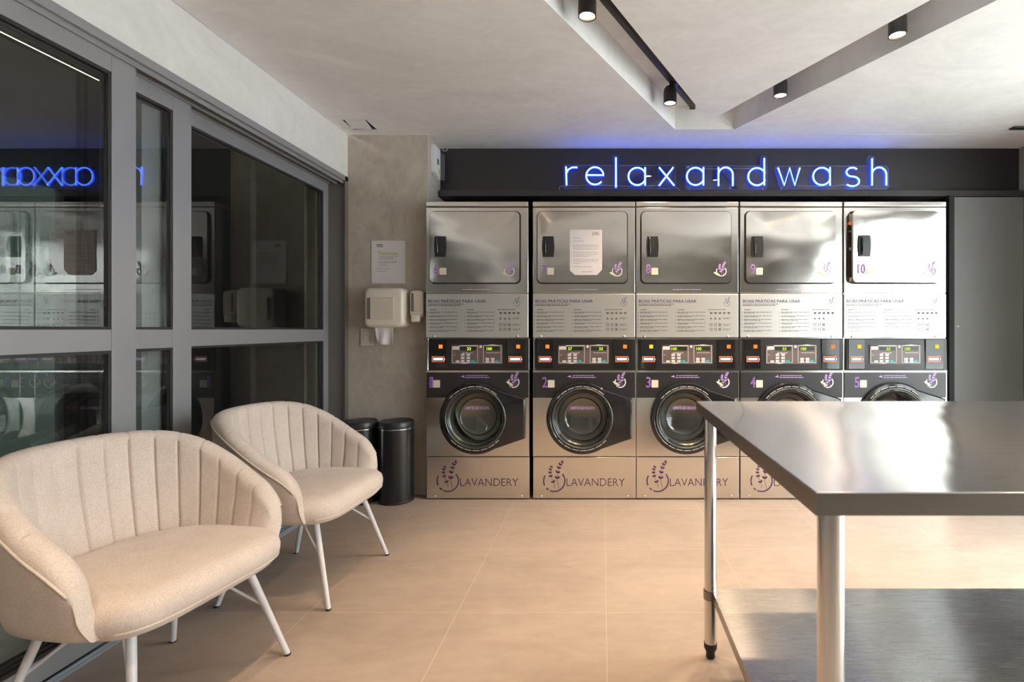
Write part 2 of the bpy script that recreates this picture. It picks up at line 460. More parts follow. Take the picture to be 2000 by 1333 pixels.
# charcoal closet door right of the machines
b = BM(); bx(b, 2.515, 2.552, 3.74, 3.80, 0, 2.117); struct(obj('trim_2', b, 'black_void'))  # black strip filling the gap, its shade put into the colour
b = BM(); bx(b, 2.556, 3.085, 3.78, 3.82, 0.01, 2.112); d = struct(obj('door_4', b, 'dark_panel', bevel=0.002))
b = BM(); lathe(b, [(0.0001, -0.004), (0.006, -0.003), (0.006, 0.0)], (0, 0, 0), 'y', 16)
o = obj('door_screw', b, 'white_plastic', d, loc=(2.604, 3.7795, 1.163))
# right wall with storefront openings
b = BM()
bx(b, XR, XR + .25, YF, WINDOWS[0][0], 0, CZ + .1)
bx(b, XR, XR + .25, WINDOWS[-1][1], 4.5, 0, CZ + .1)
for k in range(1): bx(b, XR, XR + .25, WINDOWS[k][1], WINDOWS[k + 1][0], WZ0, WZ1)
bx(b, XR, XR + .25, WINDOWS[0][0], WINDOWS[-1][1], 0, WZ0)
bx(b, XR, XR + .25, WINDOWS[0][0], WINDOWS[-1][1], WZ1, CZ + .1)
struct(obj('wall_right', b, 'room_back'))
for k, (a, c) in enumerate(WINDOWS):
    b = BM(); z0, z1 = WZ0, WZ1; x0, x1 = XR + 0.08, XR + 0.14
    bx(b, x0, x1, a, a + .06, z0, z1); bx(b, x0, x1, c - .06, c, z0, z1)
    bx(b, x0, x1, a + .06, c - .06, z0, z0 + .06); bx(b, x0, x1, a + .06, c - .06, z1 - .06, z1)
    w = struct(obj('window_%d' % (k + 1), b, 'alu'))
    boxobj('window_pane', 'glass', (x0 + .025, x0 + .031, a + .06, c - .06, z0 + .06, z1 - .06), w)
b = BM(); bx(b, XL - 0.3, XR + 0.25, YF - 0.1, YF, 0, CZ + .1); struct(obj('wall_front', b, 'room_back'))
b = BM(); bx(b, XR + 0.26, 14, -9, 9, -0.14, -0.02); struct(obj('pavement_ground', b, 'pavement'))

# left wall above and before the sliding doors
DY0, DY1, DZ = -1.2, 3.545, 2.19
b = BM()
bx(b, XL - 0.22, XL, YF, YB, DZ, CZ - 0.006)
bx(b, XL - 0.22, XL, YF, DY0, 0, DZ)
bx(b, XL - 0.22, XL, DY1 + 0.001, YB, 0, DZ)
struct(obj('wall_left', b, 'wall_pale'))
# header with three sliding tracks, jamb, sill
b = BM()
bx(b, XL - 0.010, XL + 0.006, DY0, DY1, 2.155, DZ - 0.001)
bx(b, XL - 0.180, XL - 0.010, DY0, DY1, 2.165, DZ - 0.001)
for x in (-1.772, -1.822, -1.872, -1.922):
    bx(b, x - 0.003, x + 0.003, DY0, DY1, 2.135, 2.165)
struct(obj('trim_3', b, 'alu'))
b = BM()
bx(b, -1.945, XL, DY1 - 0.012, DY1, 0.0, 2.16)
bx(b, XL - 0.002, XL + 0.006, DY1 - 0.03, DY1 + 0.012, 0, DZ - 0.001)
struct(obj('trim_4', b, 'alu_jamb'))
b = BM()
bx(b, -1.945, XL + 0.002, DY0, DY1 - .013, 0.0005, 0.012)
for x in (-1.765, -1.822, -1.872, -1.922): bx(b, x - 0.003, x + 0.003, DY0, DY1 - .013, 0.012, 0.022)
struct(obj('trim_5', b, 'sill'))

def sliding_door(n, x, y0, y1, sr=0.098, sl=0.098):
    """aluminium door leaf in the plane x, from y0 (near) to y1 (far)"""
    z0, zb, zm0, zm1, zt0, zt1 = 0.023, 0.095, 1.063, 1.140, 2.073, 2.138
    t = 0.020
    b = BM()
    bx(b, x - t, x + t, y0, y0 + sl, z0, zt1); bx(b, x - t, x + t, y1 - sr, y1, z0, zt1)
    bx(b, x - t, x + t, y0 + sl, y1 - sr, z0, zb); bx(b, x - t, x + t, y0 + sl, y1 - sr, zt0, zt1)
    d = struct(obj('door_%d' % n, b, 'alu', bevel=0.0015, seg=1))
    boxobj('middle_rail', 'alu', (x - t + .0005, x + t - .0005, y0 + sl, y1 - sr, zm0, zm1), d, bevel=0.0015, seg=1)
    for (a, c) in ((zb, zm0), (zm1, zt0)):
        g = BM(); s = 0.010                     # rubber gasket around the pane
        for xx in (x - t + .004, x + t - .010):
            bx(g, xx, xx + .006, y0 + sl, y0 + sl + s, a, c); bx(g, xx, xx + .006, y1 - sr - s, y1 - sr, a, c)
            bx(g, xx, xx + .006, y0 + sl + s, y1 - sr - s, a, a + s); bx(g, xx, xx + .006, y0 + sl + s, y1 - sr - s, c - s, c)
        obj('gasket', g, 'alu_dark', d)
        g = BM()
        bx(g, x + .004, x + .008, y0 + sl + .001, y1 - sr - .001, a + .001, c - .001)
        obj('glass_pane', g, 'glass', d)
    return d
sliding_door(1, -1.797, 0.55, 1.965)
sliding_door(2, -1.847, 1.00, 2.292)
sliding_door(3, -1.897, 2.10, 3.53, sr=0.06)
sliding_door(5, -1.847, -1.18, 0.60)

# dim neighbouring room seen through the glass
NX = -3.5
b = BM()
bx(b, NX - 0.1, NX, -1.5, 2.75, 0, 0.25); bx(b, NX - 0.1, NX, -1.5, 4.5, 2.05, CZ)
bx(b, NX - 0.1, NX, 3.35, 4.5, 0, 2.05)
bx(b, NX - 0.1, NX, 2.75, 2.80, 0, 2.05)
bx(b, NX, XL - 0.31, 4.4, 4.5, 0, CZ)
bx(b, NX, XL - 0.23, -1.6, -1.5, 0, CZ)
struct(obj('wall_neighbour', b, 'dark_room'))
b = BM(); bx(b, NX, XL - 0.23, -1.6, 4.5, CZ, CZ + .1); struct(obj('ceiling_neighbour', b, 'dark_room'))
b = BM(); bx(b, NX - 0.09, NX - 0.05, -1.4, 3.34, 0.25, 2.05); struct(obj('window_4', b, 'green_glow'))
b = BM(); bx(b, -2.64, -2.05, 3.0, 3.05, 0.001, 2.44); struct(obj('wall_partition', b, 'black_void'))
o = boxobj('led_strip', 'led_strip', (-2.612, -2.590, 0.2, 2.91, 2.430, 2.448))
tag(o, 'thin warm white light strip behind the leftmost glass pane', 'light strip')

# ------------------------------------------------------------------ ceiling things
t = thing('ceiling_hatch', 'small square access hatch with loose lid in the ceiling corner', 'hatch', (-1.60, 3.395, CZ))
b = BM(); s = 0.085
bx(b, -s, -s + .009, -s, s, -0.010, -0.0005); bx(b, -s + .009, s, s - .009, s, -0.010, -0.0005)
bx(b, s - .004, s, -s, s - .009, -0.003, -0.0005); bx(b, -s + .009, s - .004, -s, -s + .004, -0.003, -0.0005)
obj('hatch_frame', b, 'white_plastic', t)
b = BM(); prism(b, [(-s + .028, -s + .006), (s - .012, -s + .006), (s - .034, s - .022), (-s + .012, s - .030)], -0.006, -0.0015, 'z')
o = obj('hatch_lid', b, 'ceiling', t)
b = BM(); bx(b, -s + .009, s - .004, -s + .004, s - .009, -0.0014, -0.0004); obj('hatch_opening_shade', b, 'black_void', t)  # flat black sheet painted as the shade of the opening
t = thing('air_diffuser', 'dark slim air vent slot in the ceiling near right wall', 'vent', (2.90, 3.44, CZ))
b = BM(); bx(b, -0.17, 0.19, -0.02, 0.02, -0.006, -0.0005); obj('vent_slot', b, 'black_void', t)
b = BM(); bx(b, -0.17, 0.19, -0.026, -0.021, -0.010, -0.0005); bx(b, -0.17, 0.19, 0.021, 0.026, -0.010, -0.0005)
obj('vent_rim', b, 'grey_plastic', t)

def track(side):
    t = thing('lighting_track', 'black lighting track in the %s arm of the ceiling trench' % ('left' if side < 0 else 'right'), 'track', (AX, 0, CZ), 0)
    ya, yb = -0.4, (3.43 if side < 0 else 3.25)
    b = BM(); w = 0.016
    def xx(y): return side * (o_off(y) + i_off(y)) / 2
    zt = 0.1600 - 0.001
    prism(b, [(xx(ya) - w, ya), (xx(ya) + w, ya), (xx(yb) + w, yb), (xx(yb) - w, yb)], zt - 0.034, zt, 'z')
    obj('rail', b, 'spot_black', t)
    b = BM(); bx(b, xx(yb) - w - .002, xx(yb) + w + .002, yb, yb + 0.02, zt - .036, zt); obj('end_cap', b, 'spot_black', t)
    return t
track(-1); track(1)

def spotlight(side, y, dx, zb, label, tilt=(0, 0), r=0.039, power=60.0, col=(1.0, 0.70, 0.42), ang=95):
    """cylindrical spot on the track; dx from the track line"""
    xt = AX + side * (o_off(y) + i_off(y)) / 2
    x = xt + dx
    t = thing('spotlight', label, 'spotlight', (x, y, zb), 0, 'track spotlights in the ceiling trench')
    b = BM(); h = 0.105
    lathe(b, [(r * .80, 0.006), (r * .86, 0.0), (r, 0.0), (r, h * .66), (r * .93, h * .82), (r * .7, h * .95), (0.001, h)], n=32)
    s = obj('lamp_body', b, 'spot_black', t, smooth=True, auto=40)
    b = BM(); lathe(b, [(0.001, 0.008), (r * .82, 0.007)], n=32); o = obj('lens', b, 'spot_lens', t)
    b = BM(); top = CZ + 0.126 - zb
    tube(b, [(0, 0, h - .004), (0, 0, h + .012), (-dx, 0, top - 0.02)], 0.008); obj('stem', b, 'spot_black', t, smooth=True, auto=40)
    b = BM(); bx(b, -dx - .018, -dx + .018, -.035, .035, top - .022, top - .001); obj('track_adapter', b, 'spot_black', t, bevel=.003)
    for part in ('lamp_body', 'lens'): pass
    l = bpy.data.lights.new('spot_lamp', 'SPOT'); l.energy = power; l.color = col
    l.spot_size = R(ang); l.spot_blend = 0.8; l.shadow_soft_size = 0.03
    lo = bpy.data.objects.new('spot_lamp', l); COL.objects.link(lo); lo.parent = t
    lo.location = (0, 0, -0.004); lo.rotation_euler = (R(tilt[0]), R(tilt[1]), 0)
    return t
SP = 66.0
def grx(side, y): return AX + side * (o_off(y) + i_off(y)) / 2
def dxc(side, y): return .012 * side
spotlight(-1, 2.205, dxc(-1, 2.205), 2.478, 'black spotlight at the top edge of the photo in the left trench arm', power=SP, tilt=(0, -14))
t3 = spotlight(-1, 3.086, dxc(-1, 3.086), 2.492, 'small black spotlight on a stem near the trench tip, left arm', power=SP, tilt=(0, 0))
b = BM(); bx(b, -0.012, 0.012, -0.02, 0.02, -0.008, 0.004)
obj('connector', b, 'blue_tape', t3, loc=(.034, -.01, CZ + 0.118 - 2.492))['label'] = 'blue plastic connector'
spotlight(1, 2.98, dxc(1, 2.98), 2.49, 'black spotlight glowing near the trench tip, right arm', power=SP)
spotlight(1, 2.368, dxc(1, 2.368) , 2.49, 'black spotlight lighting the rim of the right trench arm', power=SP, tilt=(0, 20))
for y, s in ((1.15, -1), (0.2, -1), (1.3, 1), (0.25, 1)):
    spotlight(s, y, dxc(s, y), 2.485, 'black track spotlight over the room, outside the photo', power=SP, tilt=(0, -8 if s < 0 else 0))

# ------------------------------------------------------------------ lavender emblem
def leaf(b, x, z, ang, L, W, y0, y1):
    pts = []
    for k in range(10):
        a = 2 * pi * k / 10
        u, v = L * 0.5 * cos(a) + L * .5, W * .5 * sin(a)
        pts.append((x + u * cos(ang) - v * sin(ang), z + u * sin(ang) + v * cos(ang)))
    prism(b, pts, y0, y1)

def emblem(bd, bl, cx, cz, s, y0, y1, bold=1.0):
    """broken circle into bd, two lavender sprigs into bl; s = circle radius"""
    w = 0.075 * s * bold
    ring_arc(bd, cx, cz, s - w, s + w * .5, 150, 205, y0, y1, 8)
    ring_arc(bd, cx, cz, s - w, s + w * .5, 222, 238, y0, y1, 4)
    ring_arc(bd, cx, cz, s - w, s + w * .5, 246, 400, y0, y1, 20)
    for pts, k in (([(.45, -.75), (.40, -.5), (.28, .0), (.28, .2), (.30, .72), (.41, 1.13), (.51, 1.46), (.66, 1.72), (.90, 1.80)], 1.0),
                   ([(.0, -.62), (.02, -.45), (-.06, -.15), (-.30, .36), (-.38, .70), (-.38, 1.0), (-.31, 1.24), (-.17, 1.44)], .8)):
        for i in range(len(pts) - 1):
            (ax, az), (bx_, bz) = pts[i], pts[i + 1]
            dx, dz = bx_ - ax, bz - az; L = sqrt(dx * dx + dz * dz); nx, nz = -dz / L * .014 * bold, dx / L * .014 * bold
            prism(bl, [(cx + s * (ax - nx), cz + s * (az - nz)), (cx + s * (bx_ - nx), cz + s * (bz - nz)), (cx + s * (bx_ + nx), cz + s * (bz + nz)), (cx + s * (ax + nx), cz + s * (az + nz))], y0, y1)
            if i < 3 and len(pts) == 9 or i < 2: continue
            d = math.atan2(dz, dx); sz = s * .30 * k * (1.25 - .075 * i) * min(bold, 1.35)
            leaf(bl, cx + s * ax, cz + s * az, d + .8, sz, sz * .60, y0, y1)
            leaf(bl, cx + s * ax, cz + s * az, d - .8, sz, sz * .60, y0, y1)

def lines(b, x0, x1, z, h, y0, y1, seed, gap=True):
    """a printed line of tiny unreadable words"""
    rr = random.Random(seed); x = x0
    while x < x1:
        w = rr.uniform(.008, .026); e = min(x + w, x1)
        prism(b, [(x, z), (e, z), (e, z + h), (x, z + h)], y0, y1); x = e + .0035

# ------------------------------------------------------------------ washers and dryers
PX = 292.0
MY = 3.449
def lx(p): return (p - 833) / PX - 0.344
def lz(p): return (977 - p) / PX
MX = [(p - 1177) / PX + 0.344 for p in (833, 1041, 1243, 1446, 1648.5)]
ORD = ['leftmost', 'second from left', 'middle', 'second from right', 'rightmost']

def washer(i):
    num = str(i + 1)
    t = thing('washing_machine', 'steel and black front-loading washing machine numbered %s under tumble dryer %d' % (num, i + 6), 'washing machine',
              (MX[i], MY, 0), 0, 'stacked laundry machines along the back wall')
    # cabinet
    W = 0.344; c0 = lz(660.5) - .001
    b = BM()
    bx(b, -W, -W + .01, .016, .76, .02, c0); bx(b, W - .01, W, .016, .76, .02, c0)
    bx(b, -W + .01, W - .01, .75, .76, .02, c0); bx(b, -W + .01, W - .01, .016, .75, c0 - .01, c0); bx(b, -W + .01, W - .01, .016, .75, .02, .03)
    obj('cabinet', b, 'steel', t)
    for sx in (-.30, .30):
        b = BM(); lathe(b, [(.022, 0), (.022, .008), (.010, .010), (.010, .0195)], (sx, .05, 0), n=20, close=True); obj('foot', b, 'grey_plastic', t)
    # lower panel
    b = BM(); bx(b, -W, W, 0, .015, lz(974.5), lz(893.5)); p = obj('lower_panel', b, 'steel', t, bevel=.004)
    bd = BM(); bl = BM(); emblem(bd, bl, lx(874.5), lz(940), .0725, -.0012, -.0003)
    obj('emblem_ring', bd, 'purple_dark', p); obj('lavender_sprigs', bl, 'purple_dark', p)
    bt = BM(); text(bt, 'LAVANDERY', lx(898.5), lz(950), -.0008, .0745, -.010, lx(1012) - lx(898.5)); obj('lettering', bt, 'purple_dark', p, recalc=False)
    for px in (849, 1018):
        b = BM(); lathe(b, [(.0001, -.003), (.008, -.002), (.008, 0)], (lx(px), 0, lz(970)), 'y', 16); obj('screw', b, 'chrome', p, smooth=True)
    # front panel with porthole
    cx, cz, rh = lx(929.7), lz(816.8), .198
    zb, zt = lz(892), lz(726)
    b = BM(); n = 64
    def edge(a):
        d = (cos(a), sin(a)); k = 1e9
        for lim, comp in ((W - cx, d[0]), (-W - cx, d[0]), (zt - cz, d[1]), (zb - cz, d[1])):
            if abs(comp) > 1e-9 and lim / comp > 0: k = min(k, lim / comp)
        return (cx + d[0] * k, cz + d[1] * k)
    angs = [2 * pi * k / n for k in range(n)] + [math.atan2(z - cz, x - cx) % (2 * pi) for x in (-W, W) for z in (zb, zt)]
    angs = sorted(set(round(a, 6) for a in angs)); n = len(angs)
    for y in (0.0, .015):
        I = [b.verts.new((cx + rh * cos(a), y, cz + rh * sin(a))) for a in angs]; O = [b.verts.new((edge(a)[0], y, edge(a)[1])) for a in angs]
        for k in range(n): b.faces.new((I[k], I[(k + 1) % n], O[(k + 1) % n], O[k]))
        if y == 0.0: I0, O0 = I, O
        else:
            for k in range(n):
                b.faces.new((I0[k], I0[(k + 1) % n], I[(k + 1) % n], I[k])); b.faces.new((O0[k], O0[(k + 1) % n], O[(k + 1) % n], O[k]))
    fp = obj('front_panel', b, 'steel', t)
    # black fascia band above the porthole
    zq = lz(777.5); a0 = math.asin((zq - cz) / (rh + .005)); bandr = rh + .005
    b = BM(); pts = [(-W + .001, zq), (cx - bandr * cos(a0), zq)]
    pts += [(cx - bandr * cos(a), cz + bandr * sin(a)) for a in [a0 + (pi - 2 * a0) * k / 24 for k in range(1, 24)]]
    pts += [(cx + bandr * cos(a0), zq), (W - .006, zq), (W - .006, lz(728) - .004), (W - .010, lz(728)), (-W + .001, lz(728))]
    prism(b, pts, -.0025, -.0003); band = obj('fascia_band', b, 'satin_black', t)
    nx = lx({0: 839.5, 1: 839.5 + 12, 2: 839 + 13, 3: 839 + 14, 4: 839.5 + 14}[i] if i else 839.5)
    b = BM(); text(b, num, nx, lz(757), -.0034, .098, .010, .030 if i else .022); obj('number_outline', b, 'lilac', band, recalc=False)
    b = BM(); text(b, num, nx + .003, lz(757), -.0042, .096, -.006, .024 if i else .016); obj('number', b, 'purple', band, recalc=False)
    sx = nx + (.036 if i else .024)
    b = BM(); prism(b, rrect(sx, sx + .045, lz(757.5), lz(757.5) + .050, .003, 2), -.0036, -.0026); obj('sticker', b, 'cream_vinyl', band)['label'] = 'blank cream sticker'
    b = BM()
    lines(b, lx(911), lx(952), lz(734.8), .0045, -.0034, -.0026, 3); lines(b, lx(909), lx(956), lz(738.5), .0050, -.0034, -.0026, 5)
    prism(b, [(lx(900), lz(736)), (lx(907), lz(733.5)), (lx(907), lz(738))], -.0034, -.0026)
    obj('notice_print', b, 'lilac', band)
    bd = BM(); bl = BM(); emblem(bd, bl, lx(1003.5), lz(747), .036, -.0034, -.0026, 1.9)
    obj('emblem_ring', bd, 'lilac_pale', band); obj('lavender_sprigs', bl, 'lilac', band)
    b = BM(); leaf(b, lx(989), lz(745.5), R(-32), .055, .016, -.004, -.0032); obj('emblem_leaf', b, 'green_vinyl', band)
    # drum
    b = BM(); lathe(b, [(.197, .0), (.197, .06), (.205, .062), (.235, .07), (.235, .34), (.2, .36), (.0001, .37)], (cx, 0, cz), 'y', 48)
    obj('drum', b, 'drum', t, smooth=True, auto=40)
    b = BM(); lathe(b, [(.196, .004), (.196, .05), (.165, .055), (.160, .045), (.168, .030), (.185, .026), (.188, .004)], (cx, 0, cz), 'y', 48)
    obj('door_seal', b, 'rubber', t, smooth=True)
    # porthole door: black bezel with hinge extension, ring, glass bowl
    Ro = .240; pts = []
    A1, A2 = R(52), R(-58)
    for k in range(49):
        a = A1 + (2 * pi - (A1 - A2)) * k / 48; pts.append((cx + Ro * cos(a), cz + Ro * sin(a)))
    ext = [(lx(1026), lz(856)), (lx(1027), lz(779))]
    outer = pts + ext
    b = BM(); ri = .176; no = len(outer)
    def bez(y, grow=0.0):
        return [b.verts.new((cx + (x - cx) * (1 + grow), y, cz + (z - cz) * (1 + grow))) for x, z in outer]
    def inn(y, r):
        out = []
        for x, z in outer:
            a = math.atan2(z - cz, x - cx); out.append(b.verts.new((cx + r * cos(a), y, cz + r * sin(a))))
        return out
    L = [bez(-.0030), bez(-.020), bez(-.026, -.035), inn(-.028, .214), inn(-.022, .203), inn(-.010, ri), inn(-.003, ri)]
    for u, v in zip(L, L[1:]):
        for k in range(no): b.faces.new((u[k], u[(k + 1) % no], v[(k + 1) % no], v[k]))
    u, v = L[-1], L[0]
    for k in range(no): b.faces.new((u[k], u[(k + 1) % no], v[(k + 1) % no], v[k]))
    dr = obj('porthole_door', b, 'gloss_black', t, smooth=True, auto=25)
    b = BM(); lathe(b, [(.190, -.016), (.192, -.030), (.198, -.034), (.204, -.031), (.206, -.024)], (cx, 0, cz), 'y', 64); obj('door_ring', b, 'ring', dr, smooth=True)
    b = BM(); lathe(b, [(.191, -.026), (.186, -.030), (.181, -.024), (.160, .012), (.140, .040), (.128, .060), (.110, .070), (.0001, .074)], (cx, 0, cz), 'y', 56)
    obj('porthole_glass', b, 'door_glass', dr, smooth=True)
    b = BM(); lathe(b, [(.181, -.022), (.178, -.016), (.174, -.014), (.170, -.006)], (cx, 0, cz), 'y', 56); lathe(b, [(.132, .050), (.126, .058), (.122, .064)], (cx, 0, cz), 'y', 56)
    obj('inner_ring', b, 'ring', dr, smooth=True)
    b = BM()
    for (s, e) in ((48, 142), (222, 318)):
        m = 46
        for k in range(m):
            if k % 7 == 6: continue
            a = s + (e - s) * k / m; ring_arc(b, cx, cz, .2105, .2150, a, a + (e - s) / m * .72, -.0292, -.0284, 1)
    obj('ring_print', b, 'frame_white', dr)
    b = BM(); text(b, 'LIMITE DE ROUPA', cx - .082, lz(801.5), .030, .027, .030, .165); obj('glass_lettering', b, 'lilac', dr, recalc=False)
    # console
    z0, z1 = lz(724), lz(661.5)
    b = BM()
    prism(b, [(.016, z0), (-.004, z0), (-.006, z0 + .01), (-.001, z1 - .004), (.003, z1), (.016, z1)], -W + .016, W - .002, 'x')
    co = obj('console', b, 'console', t, bevel=.002)
    b = BM()
    for xx in (-W + .010, W - .004): tube(b, [(xx, -.004, z0 + .004), (xx, .001, z1 - .004)], .0022, 6)
    bx(b, -W, W, -.004, .012, lz(726) , lz(724.3)); obj('steel_trim', b, 'steel', co)
    def yy(z): return -.0066 + .005 * (z - z0) / (z1 - z0)
    # display
    da, db, dz0, dz1 = lx(882), lx(981.5), lz(711.5), lz(674)
    b = BM(); prism(b, rrect(da, db, dz0, dz1, .003, 2), -.0095, -.003); disp = obj('display_panel', b, 'display', co)
    Y0, Y1 = -.0105, -.0094
    b = BM()
    def frame(x0, x1, za, zb_, w=.0026, top=.006):
        bx(b, x0, x0 + w, Y0, Y1, za, zb_); bx(b, x1 - w, x1, Y0, Y1, za, zb_); bx(b, x0, x1, Y0, Y1, za, za + w); bx(b, x0, x1, Y0, Y1, zb_ - top, zb_)
    frame(lx(883.5), lx(934), lz(709), lz(675)); frame(lx(944.5), lx(979.5), lz(709), lz(675), top=.003)
    prism(b, [(lx(948), lz(675.2)), (lx(962), lz(673.2)), (lx(977), lz(675.2))], Y0, Y1)
    prism(b, [(lx(895), lz(708.5)), (lx(908), lz(711)), (lx(922), lz(708.5))], Y0, Y1)
    bx(b, lx(883.5), lx(898), Y0, Y1, lz(683.5), lz(675)); obj('display_frame', b, 'frame_white', co)
    for (gx, gy) in ((901, 693), (912, 693), (901, 699), (912, 699), (901, 705), (912, 705), (891, 706), (949, 701), (959.5, 701), (949, 706), (959.5, 706)):
        boxobj('key', 'key_grey', (lx(gx), lx(gx + 7), -.011, -.0094, lz(gy + 2.6), lz(gy - 1.6)), co)
    for q in ((921, 928, 709.5, 704), (968, 975, 708, 703.5)): boxobj('start_key', 'teal', (lx(q[0]), lx(q[1]), -.011, -.0094, lz(q[2]), lz(q[3])), co)['label'] = 'teal start key'
    for q in ((900, 931), (947, 976)): boxobj('led_window', 'led_dark', (lx(q[0]), lx(q[1]), -.0104, -.0094, lz(685), lz(677.5)), co)
    digs = [('33', '100'), ('57', '33'), ('100', '100'), ('33', '100'), ('33', '100')][i]
    offs = [(913, 951), (902, 962), (901, 949), (914, 950), (914, 950)][i]
    for s, px in zip(digs, offs):
        b = BM(); text(b, s, lx(px), lz(684.3), -.0110, .026, .025, .010 * len(s) + .006); obj('digit_readout', b, 'led_green', co, recalc=False)
    b = BM(); lines(b, lx(904), lx(924), lz(690.5), .004, -.0103, -.0094, 8); lines(b, lx(951), lx(977), lz(690), .003, -.0103, -.0094, 9); lines(b, lx(885.5), lx(890), lz(694), .002, -.0103, -.0094, 9)
    obj('display_print', b, 'frame_white', co)
    b = BM(); lathe(b, [(.0001, -.012), (.008, -.0115), (.0095, -.0094)], (lx(939.5), 0, lz(677.5)), 'y', 20); obj('round_key', b, 'cream_vinyl' if i in (0,) else 'key_grey', co, smooth=True, auto=40)
    # payment readers
    for k, (xa, xb) in enumerate(((841, 872), (991, 1025))):
        b = BM(); prism(b, rrect(lx(xa), lx(xb), z0 + .012, z1 - .006, .004, 3), -.0098, -.003); obj('payment_reader', b, 'gloss_black', co)
        ox = (858, 1009)[k]
        b = BM(); bx(b, lx(ox), lx(ox + 7.2), -.0135, -.0097, lz(681), lz(673.8)); obj('coin_button', b, 'yellow_btn' if (i, k) in ((2, 0), (4, 0), (4, 1)) else 'orange', co)
        sx0, sx1 = ((844.5, 868.5), (994, 1019))[k]
        b = BM(); za, zc = lz(707.5), lz(696.5); w = .0042
        bx(b, lx(sx0), lx(sx0) + w, -.0125, -.0097, za, zc); bx(b, lx(sx1) - w, lx(sx1), -.0125, -.0097, za, zc)
        bx(b, lx(sx0) + w, lx(sx1) - w, -.0125, -.0097, za, za + w); bx(b, lx(sx0) + w, lx(sx1) - w, -.0125, -.0097, zc - w, zc)
        obj('slot_frame', b, 'orange_line', co)
        b = BM(); bx(b, lx(sx0 + 2.8), lx(sx1 - 2.8), -.0112, -.0097, za + .011, zc - .010); obj('card_slot', b, 'slot_light', co)
        b = BM(); bx(b, lx(sx1) + .001, lx(sx1) + .004, -.0112, -.0097, za + .012, zc - .014); obj('indicator', b, 'slot_light', co)
    return t

def pillow_door(b, x0, x1, z0, z1, y, bulge, n=14):
    """softly pillowed rounded sheet: concentric rings"""
    cx, cz = (x0 + x1) / 2, (z0 + z1) / 2; hx, hz = (x1 - x0) / 2, (z1 - z0) / 2
    rings = []
    ks = [1 - (j / n) for j in range(n)]
    for j, k in enumerate(ks):
        rr = .030 * k
        P = rrect(cx - hx * k, cx + hx * k, cz - hz * k, cz + hz * k, max(rr, .0005), 6)
        yv = y - bulge * (1 - k ** 3.2)
        rings.append([b.verts.new((x, yv, z)) for x, z in P])
    m = len(rings[0])
    back = [b.verts.new((v.co.x, y + .018, v.co.z)) for v in rings[0]]
    for k in range(m): b.faces.new((back[k], back[(k + 1) % m], rings[0][(k + 1) % m], rings[0][k]))
    b.faces.new(back)
    for u, v in zip(rings, rings[1:]):
        for k in range(m): b.faces.new((u[k], u[(k + 1) % m], v[(k + 1) % m], v[k]))
    b.faces.new(rings[-1])

